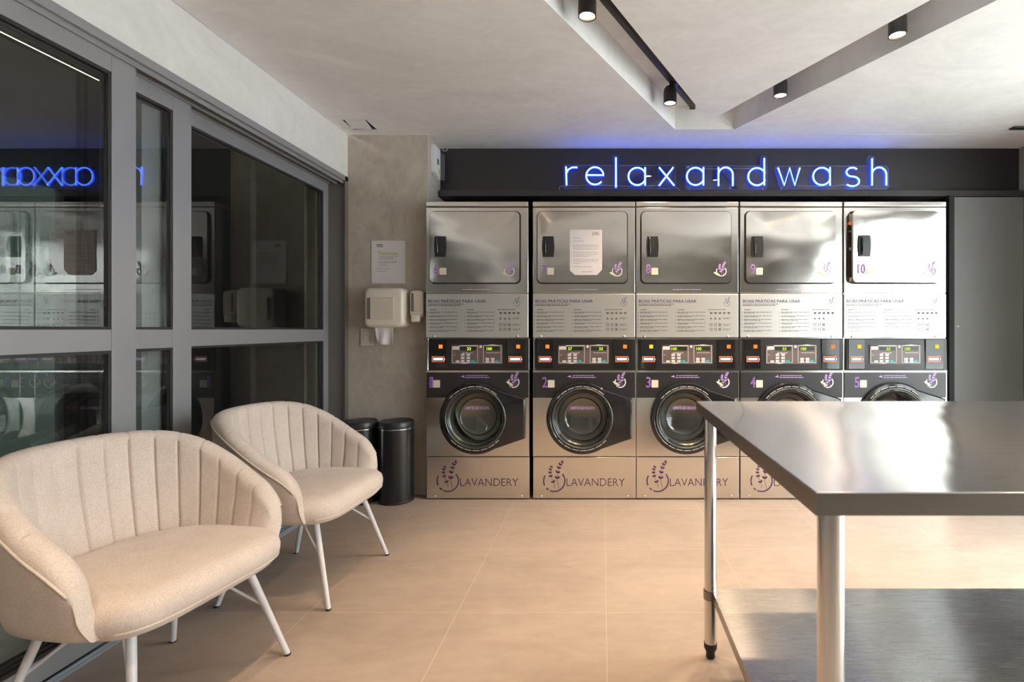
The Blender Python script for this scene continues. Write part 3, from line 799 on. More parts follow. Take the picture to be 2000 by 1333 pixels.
def dryer(i):
    num = str(i + 6); ajar = (i == 4)
    lab = 'steel tumble dryer numbered %s stacked on washing machine %d' % (num, i + 1)
    if i == 1: lab = 'steel tumble dryer numbered 7 with a paper notice, stacked on washer 2'
    if ajar: lab = 'steel tumble dryer numbered 10 with its door ajar, stacked on washer 5'
    zbase = lz(660.5)
    t = thing('tumble_dryer', lab, 'tumble dryer', (MX[i] - (.003 if i else .006), MY, zbase), 0, 'stacked laundry machines along the back wall')
    def dz(p): return lz(p) - zbase
    W = .3425
    b = BM(); bx(b, -W, W, .012, .76, .001, dz(405)); obj('cabinet', b, 'steel', t)
    b = BM(); bx(b, -W - .001, W + .001, -.003, .765, dz(404), dz(394)); obj('top_cover', b, 'steel', t, bevel=.006, seg=3)
    b = BM(); bx(b, -W, W, 0, .0115, dz(572.8), dz(405.3)); fr = obj('front_frame', b, 'steel', t, bevel=.004)
    b = BM(); lines(b, lx(905), lx(960), dz(566.5), .004, -.001, -.0003, 12); obj('model_print', b, 'lilac_pale', fr)
    X0, X1, Z0, Z1 = lx(843.5), lx(1017), dz(553), dz(415)
    b = BM(); prism(b, rrect(X0 - .008, X1 + .008, Z0 - .008, Z1 + .008, .036), -.0016, -.0004); obj('door_seam', b, 'alu_dark', fr)
    if ajar:
        b = BM(); prism(b, rrect(X0 - .006, X1 - .3, Z0 - .002, Z1 + .002, .03), -.0022, -.0017); obj('door_opening_shade', b, plain('painted_cavity_shade', (.055, .04, .03), .5), fr)  # flat dark plate in place of a cavity, inside shade painted on
        b = BM(); bx(b, X0 - .002, X0 + .014, -.010, -.0022, Z1 - .060, Z1 - .012); obj('latch_plate', b, 'cream_plastic', fr)
        b = BM(); lathe(b, [(.0001, -.012), (.012, -.010), (.012, -.0022)], (X0 + .006, 0, Z1 - .075), 'y', 16); obj('indicator_lamp', b, 'orange_line', fr)
        b = BM(); bx(b, X0 - .004, X0 + .014, -.006, -.0022, Z1 - .133, Z1 - .127); obj('yellow_latch', b, 'yellow', fr)
        b = BM(); bx(b, X0, X0 + .012, -.006, -.0022, Z1 - .255, Z1 - .237); bx(b, X0 + .002, X0 + .014, -.008, -.0022, Z0 + .010, Z0 + .036); obj('small_brackets', b, 'cream_plastic', fr)
    # door, hinged at the right
    hinge = (X1, -.003)
    b = BM(); pillow_door(b, X0 - X1, 0, Z0, Z1, -.019, .005)
    d = obj('door', b, 'steel_door', t, smooth=True, auto=35, loc=(hinge[0], hinge[1], 0))
    if ajar: d.rotation_euler = (0, 0, R(3.2))
    def dx(p): return lx(p) - X1
    # handle
    hx0, hx1, hz0, hz1 = dx(854), dx(875), dz(503.5), dz(463.5)
    b = BM(); pts = []
    for k in range(9): u = k / 8; pts.append((hx0 - .005 * sin(pi * u), hz0 + (hz1 - hz0) * u))
    for k in range(9): u = 1 - k / 8; pts.append((hx1 + .005 * sin(pi * u), hz0 + (hz1 - hz0) * u))
    prism(b, pts, -.031, -.021); h = obj('door_handle', b, 'satin_black', d, bevel=.002)
    b = BM(); tube(b, [(hx0 + .016, -.031, hz0 + .012), (hx0 + .017, -.040, hz0 + .03), (hx0 + .017, -.040, hz1 - .03), (hx0 + .016, -.031, hz1 - .012)], .008, 10)
    obj('handle_grip', b, 'gloss_black', d, smooth=True)
    yb = -.0248
    nxp = 852
    b = BM(); text(b, num, dx(nxp), dz(536), yb, .088, .009, .030 * (1.7 if ajar else 1)); obj('number_outline', b, 'lilac_pale', d, recalc=False)
    b = BM(); text(b, num, dx(nxp) + .002, dz(536), yb - .0008, .086, -.006, .026 * (1.75 if ajar else 1)); obj('number', b, 'purple', d, recalc=False)
    sx = dx(nxp) + (.060 if ajar else .036)
    b = BM(); prism(b, rrect(sx, sx + .044, dz(538), dz(538) + .046, .003, 2), yb + .0002, yb + .003); obj('sticker', b, 'cream_vinyl', d)['label'] = 'blank cream sticker'
    bd = BM(); bl = BM(); emblem(bd, bl, dx(998), dz(531), .033, yb, yb + .003, 1.6)
    obj('emblem_ring', bd, 'lilac_pale', d); obj('lavender_sprigs', bl, 'lilac', d)
    b = BM(); leaf(b, dx(983), dz(533), R(-28), .05, .014, yb - .0008, yb + .002); obj('emblem_leaf', b, 'green_vinyl', d)
    # instruction panel
    b = BM(); bx(b, -W, W, -.001, .0115, .002, dz(574.3)); ip = obj('instruction_panel', b, 'panel_steel', t, bevel=.004)
    for px in (849, 1012):
        b = BM(); lathe(b, [(.0001, -.004), (.007, -.0035), (.009, -.001)], (lx(px), 0, dz(657.5)), 'y', 16); obj('screw', b, 'chrome', ip, smooth=True)
    b = BM(); text(b, 'BOAS PRÁTICAS PARA USAR', lx(838.5), dz(591.5), -.0016, .0270, .018, lx(951) - lx(838.5)); obj('title_print', b, 'ink_purple', ip, recalc=False)
    b = BM(); ya, yc = -.0018, -.0009
    lines(b, lx(838), lx(908), dz(595), .0040, ya, yc, 1); lines(b, lx(838), lx(903), dz(597.8), .0048, ya, yc, 2)
    lines(b, lx(842), lx(854), dz(606.3), .0050, ya, yc, 3); lines(b, lx(914), lx(928), dz(606.3), .0050, ya, yc, 4); lines(b, lx(974), lx(1008), dz(606), .0045, ya, yc, 6)
    INKM = bpy.data.materials.get('panel_ink') or plain('panel_ink', (.11, .105, .105), .6)
    obj('intro_print', b, INKM, ip); b = BM(); b_col = {841: b, 914: BM()}
    for r_ in range(6):
        zz = dz(610.8 + 7.15 * r_)
        for (c, e) in ((841, 895), (914, 968)):
            b = b_col[c]
            lines(b, lx(c), lx(e), zz, .0036, ya, yc, 20 + r_); lines(b, lx(c), lx(c + 20 + 7 * (r_ % 3)), zz - .0065, .0034, ya, yc, 40 + r_)
            bx(b, lx(c - 4), lx(c - 3), ya, yc, zz - .004, zz + .003)
    for q in b_col.values(): obj('column_print', q, INKM, ip)
    for r_, (zz, n_) in enumerate(((614, 5), (624.5, 3), (637.5, 3), (646.5, 3))):
        for k in range(n_):
            x = lx(977 + 8.6 * k); z = dz(zz); b = BM()
            if r_ == 1: prism(b, [(x, z), (x + .016, z), (x + .008, z + .016)], ya, yc)
            elif r_ == 0: prism(b, [(x + .003, z), (x + .015, z), (x + .019, z + .013), (x - .001, z + .013)], ya, yc)
            else:
                for (p, q, u, v) in ((0, .017, 0, .003), (0, .017, .015, .018), (0, .003, 0, .018), (.014, .017, 0, .018)): bx(b, x + p, x + q, ya, yc, z + u, z + v)
                if k == 2: bx(b, x + .005, x + .012, ya, yc, z + .005, z + .013)
            obj('care_symbol', b, INKM, ip)
        if r_: b = BM(); lines(b, lx(1003), lx(1018), dz(zz) + .010, .003, ya, yc, 60 + r_); lines(b, lx(1003), lx(1015), dz(zz) + .003, .003, ya, yc, 70 + r_); obj('symbol_note', b, INKM, ip)
    bd = BM(); bl = BM(); emblem(bd, bl, lx(1011), dz(592.5), .0215, ya, yc, 1.1)
    obj('emblem_ring', bd, plain('faint_violet_ink', (.20, .17, .28), .6) if i == 0 else bpy.data.materials['faint_violet_ink'], ip); obj('lavender_sprigs', bl, 'ink_purple', ip)
    return t

for i in range(5): washer(i); dryer(i)

# paper notice taped on dryer 7
ny = MY - .0285
def nX(p): return (p - 1177) / F * ny
def nZ(p): return H - (p - CY) / F * ny
t = thing('paper_notice', 'white paper notice taped on the door of tumble dryer 7', 'notice', (nX(1144.5), ny, nZ(538)))
ox, oz = nX(1144.5), nZ(538)
b = BM(); prism(b, [(x - ox, z - oz) for x, z in ((nX(1123), nZ(537.5)), (nX(1166), nZ(537.5)), (nX(1176), nZ(527)), (nX(1176), nZ(449)), (nX(1113), nZ(449)), (nX(1113), nZ(529)))], -.0004, .0004)
obj('sheet', b, 'paper', t)
b = BM()
for k, (pz, pe) in enumerate(((466, 1134), (472, 1140), (480, 1169), (483, 1169), (487, 1167), (494, 1169), (498, 1169), (501, 1150), (508, 1169), (511, 1169), (515, 1133), (522, 1155))):
    lines(b, nX(1119) - ox, nX(pe) - ox, nZ(pz) - oz, .0028, -.0010, -.0005, 90 + k)
lines(b, nX(1136) - ox, nX(1158) - ox, nZ(532) - oz, .004, -.0010, -.0005, 111)
obj('notice_print', b, 'paper_line', t)
b = BM(); text(b, '(VN', nX(1157) - ox, nZ(460) - oz, -.0009, .032, 0.0, .042); obj('notice_logo', b, 'ink', t, recalc=False)

# ------------------------------------------------------------------ neon sign
NY = FY - .030
def gx(p): return (p - 1177) / F * NY
def gz(p): return H - (p - CY) / F * NY
def arc(cx, cy, r, a0, a1, n=14, ry=None):
    ry = ry or r
    return [(cx + r * cos(R(a0 + (a1 - a0) * k / n)), cy - ry * sin(R(a0 + (a1 - a0) * k / n))) for k in range(n + 1)]
def stroke_a(cx, sx): return [arc(cx, 344.5, 17, 22, 338, 22), [(sx, 327), (sx, 362)]]
SIGN = {
 'relax': {'r': [[(1105.5, 325.5), (1106.5, 361.5)], [(1106.3, 338), (1110, 331), (1117, 327), (1127.5, 327)]],
           'e': [[(1145.5, 342), (1178.5, 342)] + arc(1162, 343.5, 17, 4, 318, 22)],
           'l': [[(1203, 307.5), (1203, 366)]],
           'a': stroke_a(1244.5, 1260),
           'x': [[(1287.5, 327), (1317, 362.5)], [(1315, 327), (1287.5, 362.5)]]},
 'and': {'a': stroke_a(1358.5, 1374), 'n': [[(1403.5, 327), (1403.5, 363)], [(1403.7, 341)] + arc(1417.5, 341, 14, 175, 0, 12) + [(1431.5, 363)]],
         'd': [arc(1478.6, 345, 17, 22, 338, 22), [(1493, 309), (1493, 362)]]},
 'wash': {'w': [[(1520, 328), (1532, 362), (1542.5, 328), (1552.5, 362), (1562.5, 328)]], 'a': stroke_a(1605.5, 1621.5),
          's': [arc(1665, 336.2, 11.5, 40, 255, 12, 8.8) [0:] + arc(1665, 354.2, 13.5, 88, -140, 14, 9.5)],
          'h': [[(1703.6, 309.6), (1703.6, 362)], [(1703.8, 341)] + arc(1717.5, 341, 14, 175, 0, 12) + [(1731.5, 362)]]},
}
BACK = {
 'relax': [(1101, 322), (1197, 322), (1197, 306), (1199, 303), (1207, 303), (1209, 306), (1209, 322), (1320, 322), (1320, 368), (1101, 368)],
 'and': [(1340, 323), (1486, 323), (1486, 308), (1489, 304), (1496, 304), (1499, 308), (1499, 365), (1496, 369), (1340, 369)],
 'wash': [(1516, 323), (1696, 323), (1696, 308), (1699, 304), (1707, 304), (1710, 308), (1710, 323), (1733, 323), (1737, 328), (1737, 364), (1733, 369), (1527, 369), (1523, 362), (1514, 328)],
}
POS = {'relax': 'leftmost', 'and': 'middle', 'wash': 'rightmost'}
for word, letters in SIGN.items():
    bk = BACK[word]; cx0 = sum(p[0] for p in bk) / len(bk)
    O = (gx(cx0), FY - .0005, gz(369))
    t = thing('neon_sign', 'blue glowing neon sign reading %s, %s of the row on the black fascia' % (word, POS[word]), 'neon sign', O, 0, 'neon words on the black fascia')
    def P(p, y): return (gx(p[0]) - O[0], y - O[1], gz(p[1]) - O[2])
    b = BM(); prism(b, [(gx(p[0]) - O[0], gz(p[1]) - O[2]) for p in bk], FY - .018 - O[1], FY - .014 - O[1]); pl = obj('acrylic_backing', b, 'acrylic', t)
    b = BM(); tube(b, [P(p, FY - .016) for p in bk], .0013, 6, closed=True); obj('backing_edge', b, 'acrylic_edge', pl)
    for q in (bk[0], bk[-1]):
        b = BM(); c = P((q[0] + 4, min(max(q[1], 326), 364)), 0); lathe(b, [(.004, -.0185), (.004, 0)], (c[0], 0, c[2]), 'y', 10, close=True); obj('standoff', b, 'chrome', t)
    for ch, strokes in letters.items():
        b = BM()
        for s in strokes: tube(b, [P(p, FY - .030) for p in s], .0046, 8)
        lo = obj('letter_' + ch, b, 'neon', t, smooth=True)
        b = BM()
        for s in strokes: tube(b, [P(p, FY - .0235) for p in s], .0072, 8)
        obj('blue_sleeve', b, 'neon_blue', lo, smooth=True)
def wire(name, pts, label, y=FY - .010, r=.0016):
    b = BM(); o0 = Vector((gx(pts[0][0]), y, gz(pts[0][1])))
    ps = [Vector((gx(p[0]), y - .004 * (k % 2), gz(p[1]))) - o0 for k, p in enumerate(pts)]
    tube(b, ps, r, 6); o = obj(name, b, 'wire', None, smooth=True, loc=o0); return tag(o, label, 'wire', 'thin wires of the neon sign')
wire('sign_wire', [(1104, 361), (1180, 361), (1240, 363), (1286, 361)], 'thin white wire running under the neon word relax')
wire('sign_wire', [(1101, 361), (1092, 365), (1093, 371), (1089, 375)], 'short curled wire hanging left of the neon letter r')
wire('sign_wire', [(1317, 362), (1330, 371), (1346, 376), (1348, 362)], 'looping wire between the neon words relax and and')
wire('sign_wire', [(1376, 328), (1403, 329)], 'short wire between neon letters a and n')
wire('sign_wire', [(1433, 328), (1470, 328)], 'short wire between neon letters n and d')
wire('sign_wire', [(1492, 364), (1491, 378)], 'wire dangling below the neon letter d')
wire('sign_wire', [(1530, 365), (1520, 377), (1509, 379)], 'wire dangling below the neon letter w')
wire('sign_wire', [(1553, 361), (1600, 363), (1630, 362), (1650, 360), (1702, 363)], 'thin white wire running under the neon word wash')

# emergency box on the side of the pier
t = thing('electrical_box', 'pale electrical box with yellow tag high on the pier side', 'electrical box', (ALC + .0005, 3.69, 2.22))
b = BM(); prism(b, [(-.07, .03), (.05, .0), (.06, .04), (.06, .22), (-.07, .22)], 0, .03, 'x'); obj('housing', b, 'white_plastic', t, bevel=.003)
b = BM(); bx(b, .0302, .0312, -.02, .02, .10, .14); obj('printed_mark', b, 'ink', t)
b = BM(); bx(b, .0302, .0315, .015, .045, .045, .080); obj('warning_tag', b, 'yellow', t)
b = BM(); bx(b, 0.031, .050, .061, .10, .01, .2); obj('side_cover', b, 'grey_plastic', t)
b = BM(); c = (gx(865), gz(291)); tube(b, [(.018 * cos(a), 0, .012 * sin(a)) for a in [R(150 + 240 * k / 12) for k in range(13)]], .003, 6)
tag(obj('cable_loop', b, 'white_plastic', None, smooth=True, loc=(c[0] + .012, FY - .02, c[1])), 'short white cable loop in the upper left corner of the black fascia', 'cable')

# ------------------------------------------------------------------ things on the pier wall
WY = YB
def wx(p): return (p - 1177) / F * WY
def wz(p): return H - (p - CY) / F * WY
t = thing('poster', 'white printed sheet in a clear holder above the paper towel dispenser', 'poster', (wx(758.5), WY, wz(555)))
ox, oz = wx(758.5), wz(555)
b = BM(); bx(b, wx(725) - ox, wx(792) - ox, -.0045, -.0005, 0, wz(470) - oz); h = obj('holder', b, 'cream_panel', t, bevel=.001)
b = BM(); bx(b, wx(727) - ox, wx(790.5) - ox, -.0055, -.0046, .006, wz(471.5) - oz); obj('sheet', b, 'paper', t)
b = BM()
for k, (a, e, z) in enumerate(((740, 778, 498), (740, 778, 501.5), (741, 770, 504.5), (741, 769, 507), (740, 775, 511.5), (740, 776, 514), (741, 758, 517), (741, 757, 520), (736, 764, 525.5), (736, 758, 530.5))):
    lines(b, wx(a) - ox, wx(e) - ox, wz(z) - oz, .0032, -.0062, -.0056, 200 + k)
obj('poster_print', b, 'paper_line', t)
b = BM()
for k in range(3): ring_arc(b, wx(738.5 + 4.2 * k) - ox, wz(479.5) - oz, .003, .008, 20, 300, -.0062, -.0056, 10)
bx(b, wx(736) - ox, wx(749) - ox, -.0062, -.0056, wz(483) - oz, wz(482) - oz); obj('poster_logo', b, 'ink', t)
b = BM(); bx(b, wx(740) - ox, wx(778) - ox, -.0062, -.0056, wz(496) - oz, wz(494) - oz); bx(b, wx(737) - ox, wx(745) - ox, -.0062, -.0056, wz(492.5) - oz, wz(491) - oz); obj('highlighted_line', b, 'highlight', t)

t = thing('paper_towel_dispenser', 'cream paper towel dispenser on the cement wall under the poster', 'towel dispenser', (wx(747), WY, wz(641)))
ox, oz = wx(747), wz(641)
def dX(p): return (p - 1177) / F * (WY - .12) - ox
def dZ(p): return H - (p - CY) / F * (WY - .12) - oz
x0, x1, z0, z1 = dX(710), dX(788), dZ(640), dZ(562)
def shellbox(b, x0, x1, z0, z1, y0, y1, r, taper=.012, n=5):
    """rounded housing: back edge at y0, soft front at y1"""
    rings = []
    for k in range(n + 1):
        a = pi / 2 * k / n; ins = taper * (1 - cos(a)) ; yv = y0 + (y1 - y0) * .75 + (y1 - y0) * .25 * sin(a)
        rings.append([b.verts.new((x, yv, z)) for x, z in rrect(x0 + ins, x1 - ins, z0 + ins, z1 - ins, r, 6)])
    base = [b.verts.new((x, y0, z)) for x, z in rrect(x0 - .002, x1 + .002, z0 - .002, z1 + .002, r, 6)]
    rings = [base] + rings; m = len(base)
    for u, v in zip(rings, rings[1:]):
        for k in range(m): b.faces.new((u[k], u[(k + 1) % m], v[(k + 1) % m], v[k]))
    b.faces.new(rings[-1]); b.faces.new(rings[0][::-1])
b = BM(); shellbox(b, x0, x1, z0, z1, -.001, -.125, .035, .022); obj('housing', b, 'cream_plastic', t, smooth=True, auto=50)
b = BM(); a0, a1, c0, c1 = dX(717), dX(770), dZ(625), dZ(581)
prism(b, rrect(a0, a1, c0, c1, .004, 2), -.1262, -.1245); obj('cover_recess', b, 'cream_plastic', t)
b = BM(); bx(b, a0 + .002, a0 + .024, -.1268, -.1262, c0 + .004, c1 - .004); obj('level_window', b, plain('smoky_window', (.16, .14, .13), .3), t)
b = BM(); prism(b, rrect(a0 + .024, a1 - .003, c0 + .004, c1 - .004, .004, 2), -.130, -.1262); obj('cover_plate', b, 'cream_panel', t, bevel=.0015)
t = thing('paper_towel', 'white paper towel sheet hanging out of the dispenser', 'paper towel', (wx(757), WY - .062, wz(640)))
b = BM(); nU, nV = 14, 8; g = []
for j in range(nV + 1):
    row = []
    for k in range(nU + 1):
        u = k / nU; v = j / nV
        wtop = wx(774) - wx(737); x = (u - .5) * wtop * (1 - .10 * v) + .010 * v
        z = .012 - (.118 + .012 * sin(u * 3)) * v; y = -.004 + .012 * sin(u * 9 + 1.5 * v) * v + .006 * sin(u * 4)
        row.append(b.verts.new((x, y, z)))
    g.append(row)
for j in range(nV):
    for k in range(nU): b.faces.new((g[j][k], g[j][k + 1], g[j + 1][k + 1], g[j + 1][k]))
o = obj('towel_sheet', b, 'tissue', t, smooth=True, recalc=False); s = o.modifiers.new('thickness', 'SOLIDIFY'); s.thickness = .0012

t = thing('soap_dispenser', 'cream wall soap dispenser between towel dispenser and the machines', 'soap dispenser', (wx(808), WY, wz(631)))
ox, oz = wx(808), wz(631)
x0, x1, z0, z1 = dX(795), dX(823), dZ(629), dZ(566)
b = BM(); shellbox(b, x0, x1, z0 + .03, z1, -.001, -.085, .03, .014); obj('housing', b, 'cream_plastic', t, smooth=True, auto=50)
b = BM(); prism(b, rrect(x0 + .014, x0 + .030, z0 + .07, z1 - .02, .006, 3), -.0865, -.084); obj('level_window', b, bpy.data.materials['smoky_window'], t)
b = BM(); prism(b, rrect(x0 + .033, x1 - .014, z0 + .072, z1 - .022, .006, 3), -.088, -.084)
for xx in (x0 + .045, x0 + .065):
    for zz in (z0 + .068, z1 - .014): prism(b, rrect(xx, xx + .010, zz, zz + .004, .0015, 2), -.087, -.084)
obj('front_cover', b, 'cream_panel', t)
b = BM(); shellbox(b, x0 + .015, x1 - .022, z0 - .002, z0 + .05, -.04, -.098, .008, .006); obj('push_bar', b, 'cream_plastic', t, smooth=True, auto=50)

t = thing('light_switch', 'cream wall switch plate left below the towel dispenser', 'switch', (wx(717.5), WY, wz(659)))
b = BM(); hw, hh = (wx(730) - wx(705)) / 2, (wz(642) - wz(676)) / 2
bx(b, -hw, hw, -.009, -.0005, -hh, hh); obj('plate', b, 'cream_panel', t, bevel=.003)
for k in range(3):
    b = BM(); bx(b, -hw * .52, hw * .40, -.012, -.009, -hh * .62 + k * hh * .42, -hh * .62 + k * hh * .42 + hh * .36); obj('rocker', b, 'cream_plastic', t, bevel=.001)
b = BM(); bx(b, hw * .44, hw * .50, -.0105, -.009, -hh * .6, hh * .2); obj('rocker_gap', b, 'ink', t)

# ------------------------------------------------------------------ bins
def bin_(x, y, label):
    t = thing('waste_bin', label, 'bin', (x, y, 0), 0, 'black waste bins by the pier')
    r = .1125
    b = BM(); lathe(b, [(r * .96, .0), (r * .99, .004), (r * .99, .49), (r * .97, .492)], n=56, close=True); obj('body', b, 'bin', t, smooth=True, auto=40)
    b = BM(); lathe(b, [(r * 1.0, .490), (r * 1.01, .495), (r * 1.01, .522), (r * .96, .532), (r * .90, .534), (r * .88, .528), (r * .70, .531), (.0001, .536)], n=56); obj('lid', b, 'satin_black', t, smooth=True, auto=40)
    b = BM(); lathe(b, [(r * .995, .484), (r * 1.004, .485), (r * 1.004, .4885), (r * .995, .4895)], n=56); obj('rim_band', b, 'chrome', t, smooth=True)
    b = BM(); lathe(b, [(r * .97, .0), (r * 1.003, .002), (r * 1.003, .012), (r * .985, .014)], n=56); obj('base_ring', b, 'rubber', t, smooth=True)
    return t
bin_(-1.376, 3.440, 'black cylindrical waste bin beside the steel washing machine 1')
bin_(-1.615, 3.435, 'black cylindrical waste bin half hidden behind the farther armchair')

# ------------------------------------------------------------------ steel work table
TX0, TX1, TY0, TY1, TZ = 0.333, 2.25, 0.805, 1.836, 0.885
t = thing('work_table', 'stainless steel work table with a lower shelf in the right foreground', 'table', ((TX0 + TX1) / 2, (TY0 + TY1) / 2, 0))
ox, oy = (TX0 + TX1) / 2, (TY0 + TY1) / 2
hx, hy = (TX1 - TX0) / 2, (TY1 - TY0) / 2
b = BM(); nx_, ny_ = 40, 24; g = []
bx(b, -hx + .001, hx - .001, -hy + .001, hy - .001, TZ - .006, TZ)
top = obj('tabletop', b, 'steel_table', t, bevel=.0025)
b = BM(); th = .036
bx(b, -hx, hx, -hy, -hy + .004, TZ - th, TZ - .0022); bx(b, -hx, hx, hy - .004, hy, TZ - th, TZ - .0022)
bx(b, -hx, -hx + .004, -hy + .004, hy - .004, TZ - th, TZ - .0022); bx(b, hx - .004, hx, -hy + .004, hy - .004, TZ - th, TZ - .0022)
obj('edge_band', b, 'steel_edge_darkened', top)
b = BM(); bx(b, -hx + .06, hx - .06, -hy + .04, -hy + .10, TZ - .034, TZ - .0065); bx(b, -hx + .06, hx - .06, hy - .10, hy - .04, TZ - .034, TZ - .0065)
obj('support_rail', b, 'steel_edge_darkened', t)
lxx = -hx + .042; lyy = hy - .043
for sx, sy in ((-1, -1), (-1, 1), (1, -1), (1, 1)):
    b = BM(); lathe(b, [(.021, .05), (.021, TZ - .008)], (-sx * lxx, sy * lyy, 0), n=32, close=True); l = obj('leg', b, 'tube_steel', t, smooth=True, auto=40)
    b = BM(); lathe(b, [(.014, .0), (.016, .004), (.015, .018), (.019, .028), (.0225, .034), (.0225, .052), (.0205, .0535)], (-sx * lxx, sy * lyy, 0), n=24, close=True); obj('foot', b, 'rubber', l, smooth=True, auto=40)
    b = BM(); lathe(b, [(.0245, .205), (.0245, .235)], (-sx * lxx, sy * lyy, 0), n=24, close=True); obj('collar', b, 'steel_edge_darkened', l, smooth=True, auto=40)
b = BM(); sz = .240
bx(b, -hx + .045, hx - .045, -hy + .046, hy - .046, sz - .004, sz); sh = obj('shelf', b, 'steel_shelf', t)
b = BM(); 
for (q) in ((-hx + .045, hx - .045, -hy + .046, -hy + .049), (-hx + .045, hx - .045, hy - .049, hy - .046), (-hx + .045, -hx + .048, -hy + .049, hy - .049), (hx - .048, hx - .045, -hy + .049, hy - .049)):
    bx(b, *q, sz - .034, sz - .0042)
obj('shelf_lip', b, 'steel_edge_darkened', sh)

# ------------------------------------------------------------------ armchairs
def smooth01(x): x = max(0.0, min(1.0, x)); return x * x * (3 - 2 * x)
CH_X0, CH_W, ARM = -.325, .315, .150   # back of shell, half width at rim (mid-thickness), arm front
def plan(s):
    """mid-line of the rim in plan, s in [-1, 1]; returns (x, y)"""
    a = abs(s); sg = 1 if s >= 0 else -1
    q = .76                        # portion of the path that is the curved back
    if a < q:
        th = a / q * pi / 2
        x = CH_X0 * cos(th) ** .88; y = CH_W * sin(th) ** .92
    else:
        x = (a - q) / (1 - q) * ARM; y = CH_W - .012 * ((a - q) / (1 - q)) ** 2
    return x, y * sg

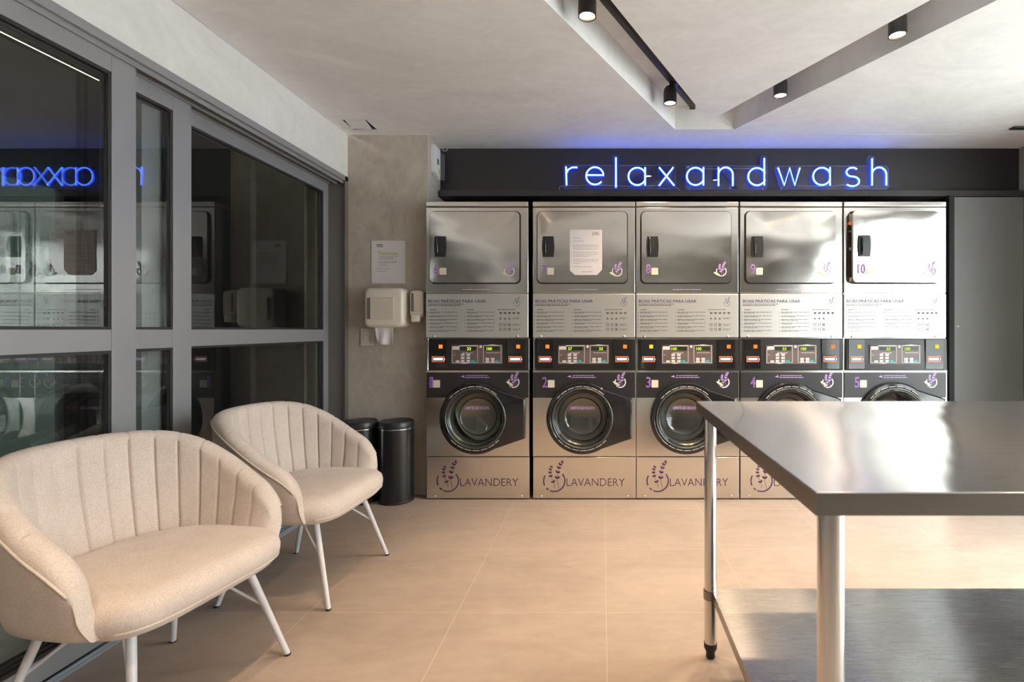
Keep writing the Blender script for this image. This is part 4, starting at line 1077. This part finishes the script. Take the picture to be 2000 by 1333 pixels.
def armchair(loc, rz, label):
    t = thing('armchair', label, 'armchair', loc, rz, 'cream tub armchairs along the glass wall')
    NS = 280; SEAM = 18
    # resample the plan by arc length
    raw = [plan(-1 + 2 * k / 1200) for k in range(1201)]
    cum = [0]
    for p, q in zip(raw, raw[1:]): cum.append(cum[-1] + math.dist(p, q))
    tot = cum[-1]; pts = []; j = 0
    for k in range(NS + 1):
        d = tot * k / NS
        while j < 1199 and cum[j + 1] < d: j += 1
        f = (d - cum[j]) / max(1e-9, cum[j + 1] - cum[j]); pts.append((raw[j][0] + (raw[j + 1][0] - raw[j][0]) * f, raw[j][1] + (raw[j + 1][1] - raw[j][1]) * f))
    secs = []
    b = BM(); pip = []
    for k, (x, y) in enumerate(pts):
        p0 = pts[max(0, k - 1)]; p1 = pts[min(NS, k + 1)]
        dx, dy = p1[0] - p0[0], p1[1] - p0[1]; L = math.hypot(dx, dy)
        nx, ny = dy / L, -dx / L
        if nx * x + ny * y < 0 and not (x > 0): nx, ny = -nx, -ny
        if x > 0 and ny * y < 0: nx, ny = -nx, -ny
        d_end = min(k, NS - k) / NS * tot               # distance to the arm end
        u = (x - CH_X0) / (ARM - CH_X0)
        ztop = .790 - .215 * smooth01(u ** 1.15 * .92) - .02 * u
        e = max(0.0, 1 - d_end / .085)
        ztop -= .100 * (1 - sqrt(max(0, 1 - e * e)))     # rounded arm front
        zbot = .335 + .018 * smooth01(u) - .0 * e
        half = .030 + .006 * smooth01(u)
        half *= (1 - .45 * (e ** 3))
        seam = abs(((k / NS * SEAM) % 1.0) - .0); seam = min(seam, 1 - seam)     # 0 at a seam
        groove = math.exp(-(seam / .040) ** 2); puff = (1 - (2 * (0.5 - seam)) ** 2)
        ring = []
        NV = 14
        def at(v, off, z):
            lean = 1 - .20 * (1 - v) ** 1.6              # narrower towards the seat
            xx = x * (lean if x < 0 else 1.0) + .0 ; yy = y * (1 - .13 * (1 - v) ** 1.6)
            if x < 0: xx = x * (1 - .24 * (1 - v) ** 1.5)
            return (xx + nx * off, yy + ny * off, z)
        for m in range(NV + 1):                          # outer side going up
            v = m / NV; z = zbot + (ztop - half - zbot) * v
            tuck = .030 * max(0, 1 - v / .10) ** 2
            ring.append(at(v, half - tuck, z))
        pip.append(Vector(at(1.0, half + .001, ztop - half * 1.0)))
        for m in range(1, 8):                            # rim
            a = pi * m / 8; off = half * cos(a); z = ztop - half + half * sin(a) - (.004 * groove if off < half * .4 else 0)
            ring.append(at(1.0, off, z))
        for m in range(NV + 1):                          # inner, channelled side going down
            v = 1 - m / NV; z = zbot + (ztop - half - zbot) * v
            fade = smooth01((d_end - .02) / .08)
            ring.append(at(v, -half + fade * (.0085 * groove - .003 * puff), z))
        secs.append([b.verts.new(p) for p in ring])
    m = len(secs[0])
    for A, B in zip(secs, secs[1:]):
        for k in range(m): b.faces.new((A[k], A[(k + 1) % m], B[(k + 1) % m], B[k]))
    b.faces.new(secs[0][::-1]); b.faces.new(secs[-1])
    back = obj('backrest', b, 'fabric', t, smooth=True, auto=60)
    # piping: along the outer rim and down both arm fronts
    def front(k):
        A = secs_co[k]; return [Vector(A[i]) for i in range(14, -1, -2)]
    b = BM(); tube(b, pip[3:-3], .0035, 6); obj('piping', b, 'fabric', back, smooth=True)
    # seat cushion
    b = BM(); rings = []; nn = 64
    def outline(k, grow):
        a = 2 * pi * k / nn; ca, sa = cos(a), sin(a); e = 4.6 if ca > 0 else 2.4
        xm = .250 if ca > 0 else .262
        x = (abs(ca) ** (2 / e)) * (1 if ca >= 0 else -1) * (xm + grow); y = (abs(sa) ** (2 / e)) * (1 if sa >= 0 else -1) * (.284 + grow)
        if ca > 0: y *= 1.0
        return x, y
    for (g_, z) in ((-.10, .336), (-.045, .337), (-.018, .345), (-.006, .360), (0, .380), (.001, .400), (-.004, .420), (-.018, .437), (-.045, .447), (-.09, .452), (-.15, .455), (-.20, .456)):
        rings.append([b.verts.new((*outline(k, g_), z)) for k in range(nn)])
    for A, B in zip(rings, rings[1:]):
        for k in range(nn): b.faces.new((A[k], A[(k + 1) % nn], B[(k + 1) % nn], B[k]))
    b.faces.new(rings[0][::-1]); b.faces.new(rings[-1])
    st = obj('seat', b, 'fabric', t, smooth=True)
    b = BM(); tube(b, [(*outline(k, -.0035), .366) for k in range(-11, 12)], .0028, 6); obj('piping', b, 'fabric', st, smooth=True)
    # steel frame and legs
    fx, fy, bxk = .235, .255, -.235
    inx = lambda z: .275 * z; iny = lambda z: .20 * z
    b = BM()
    zt = .330
    q = [(fx - inx(zt), fy - iny(zt)), (fx - inx(zt), -fy + iny(zt)), (bxk + inx(zt), -fy + iny(zt)), (bxk + inx(zt), fy - iny(zt))]
    tube(b, [(x, y, zt) for x, y in q], .008, 8, closed=True); obj('seat_frame', b, 'leg_white', t, smooth=True, auto=40)
    for sx in (1, -1):
        for sy in (1, -1):
            X = fx if sx > 0 else bxk
            b = BM(); tube(b, [(X, sy * fy, .004), (X - sx * inx(.36), sy * (fy - iny(.36)), .345)], .0095, 14, .0125); l = obj('leg', b, 'leg_white', t, smooth=True, auto=40)
            b = BM(); lathe(b, [(.0085, 0), (.0105, .001), (.0105, .007), (.0098, .008)], (X, sy * fy, 0), n=16, close=True); obj('foot', b, 'rubber', l, smooth=True, auto=40)
            b = BM(); z = .185
            tube(b, [(X - sx * inx(z), sy * (fy - iny(z)), z), (X - sx * (inx(z) + .17), sy * (fy - iny(z) - .10), .345)], .0048, 8); obj('brace', b, 'leg_white', t, smooth=True, auto=40)
    return t
# centres found from the feet; local +x is the way the chair faces
armchair((-1.335, 2.358, 0), R(-2.7), 'cream channelled tub armchair nearer the bins and washing machines')
armchair((-1.375, 1.590, 0), R(-9.2), 'cream channelled tub armchair in the left foreground, nearest the viewer')
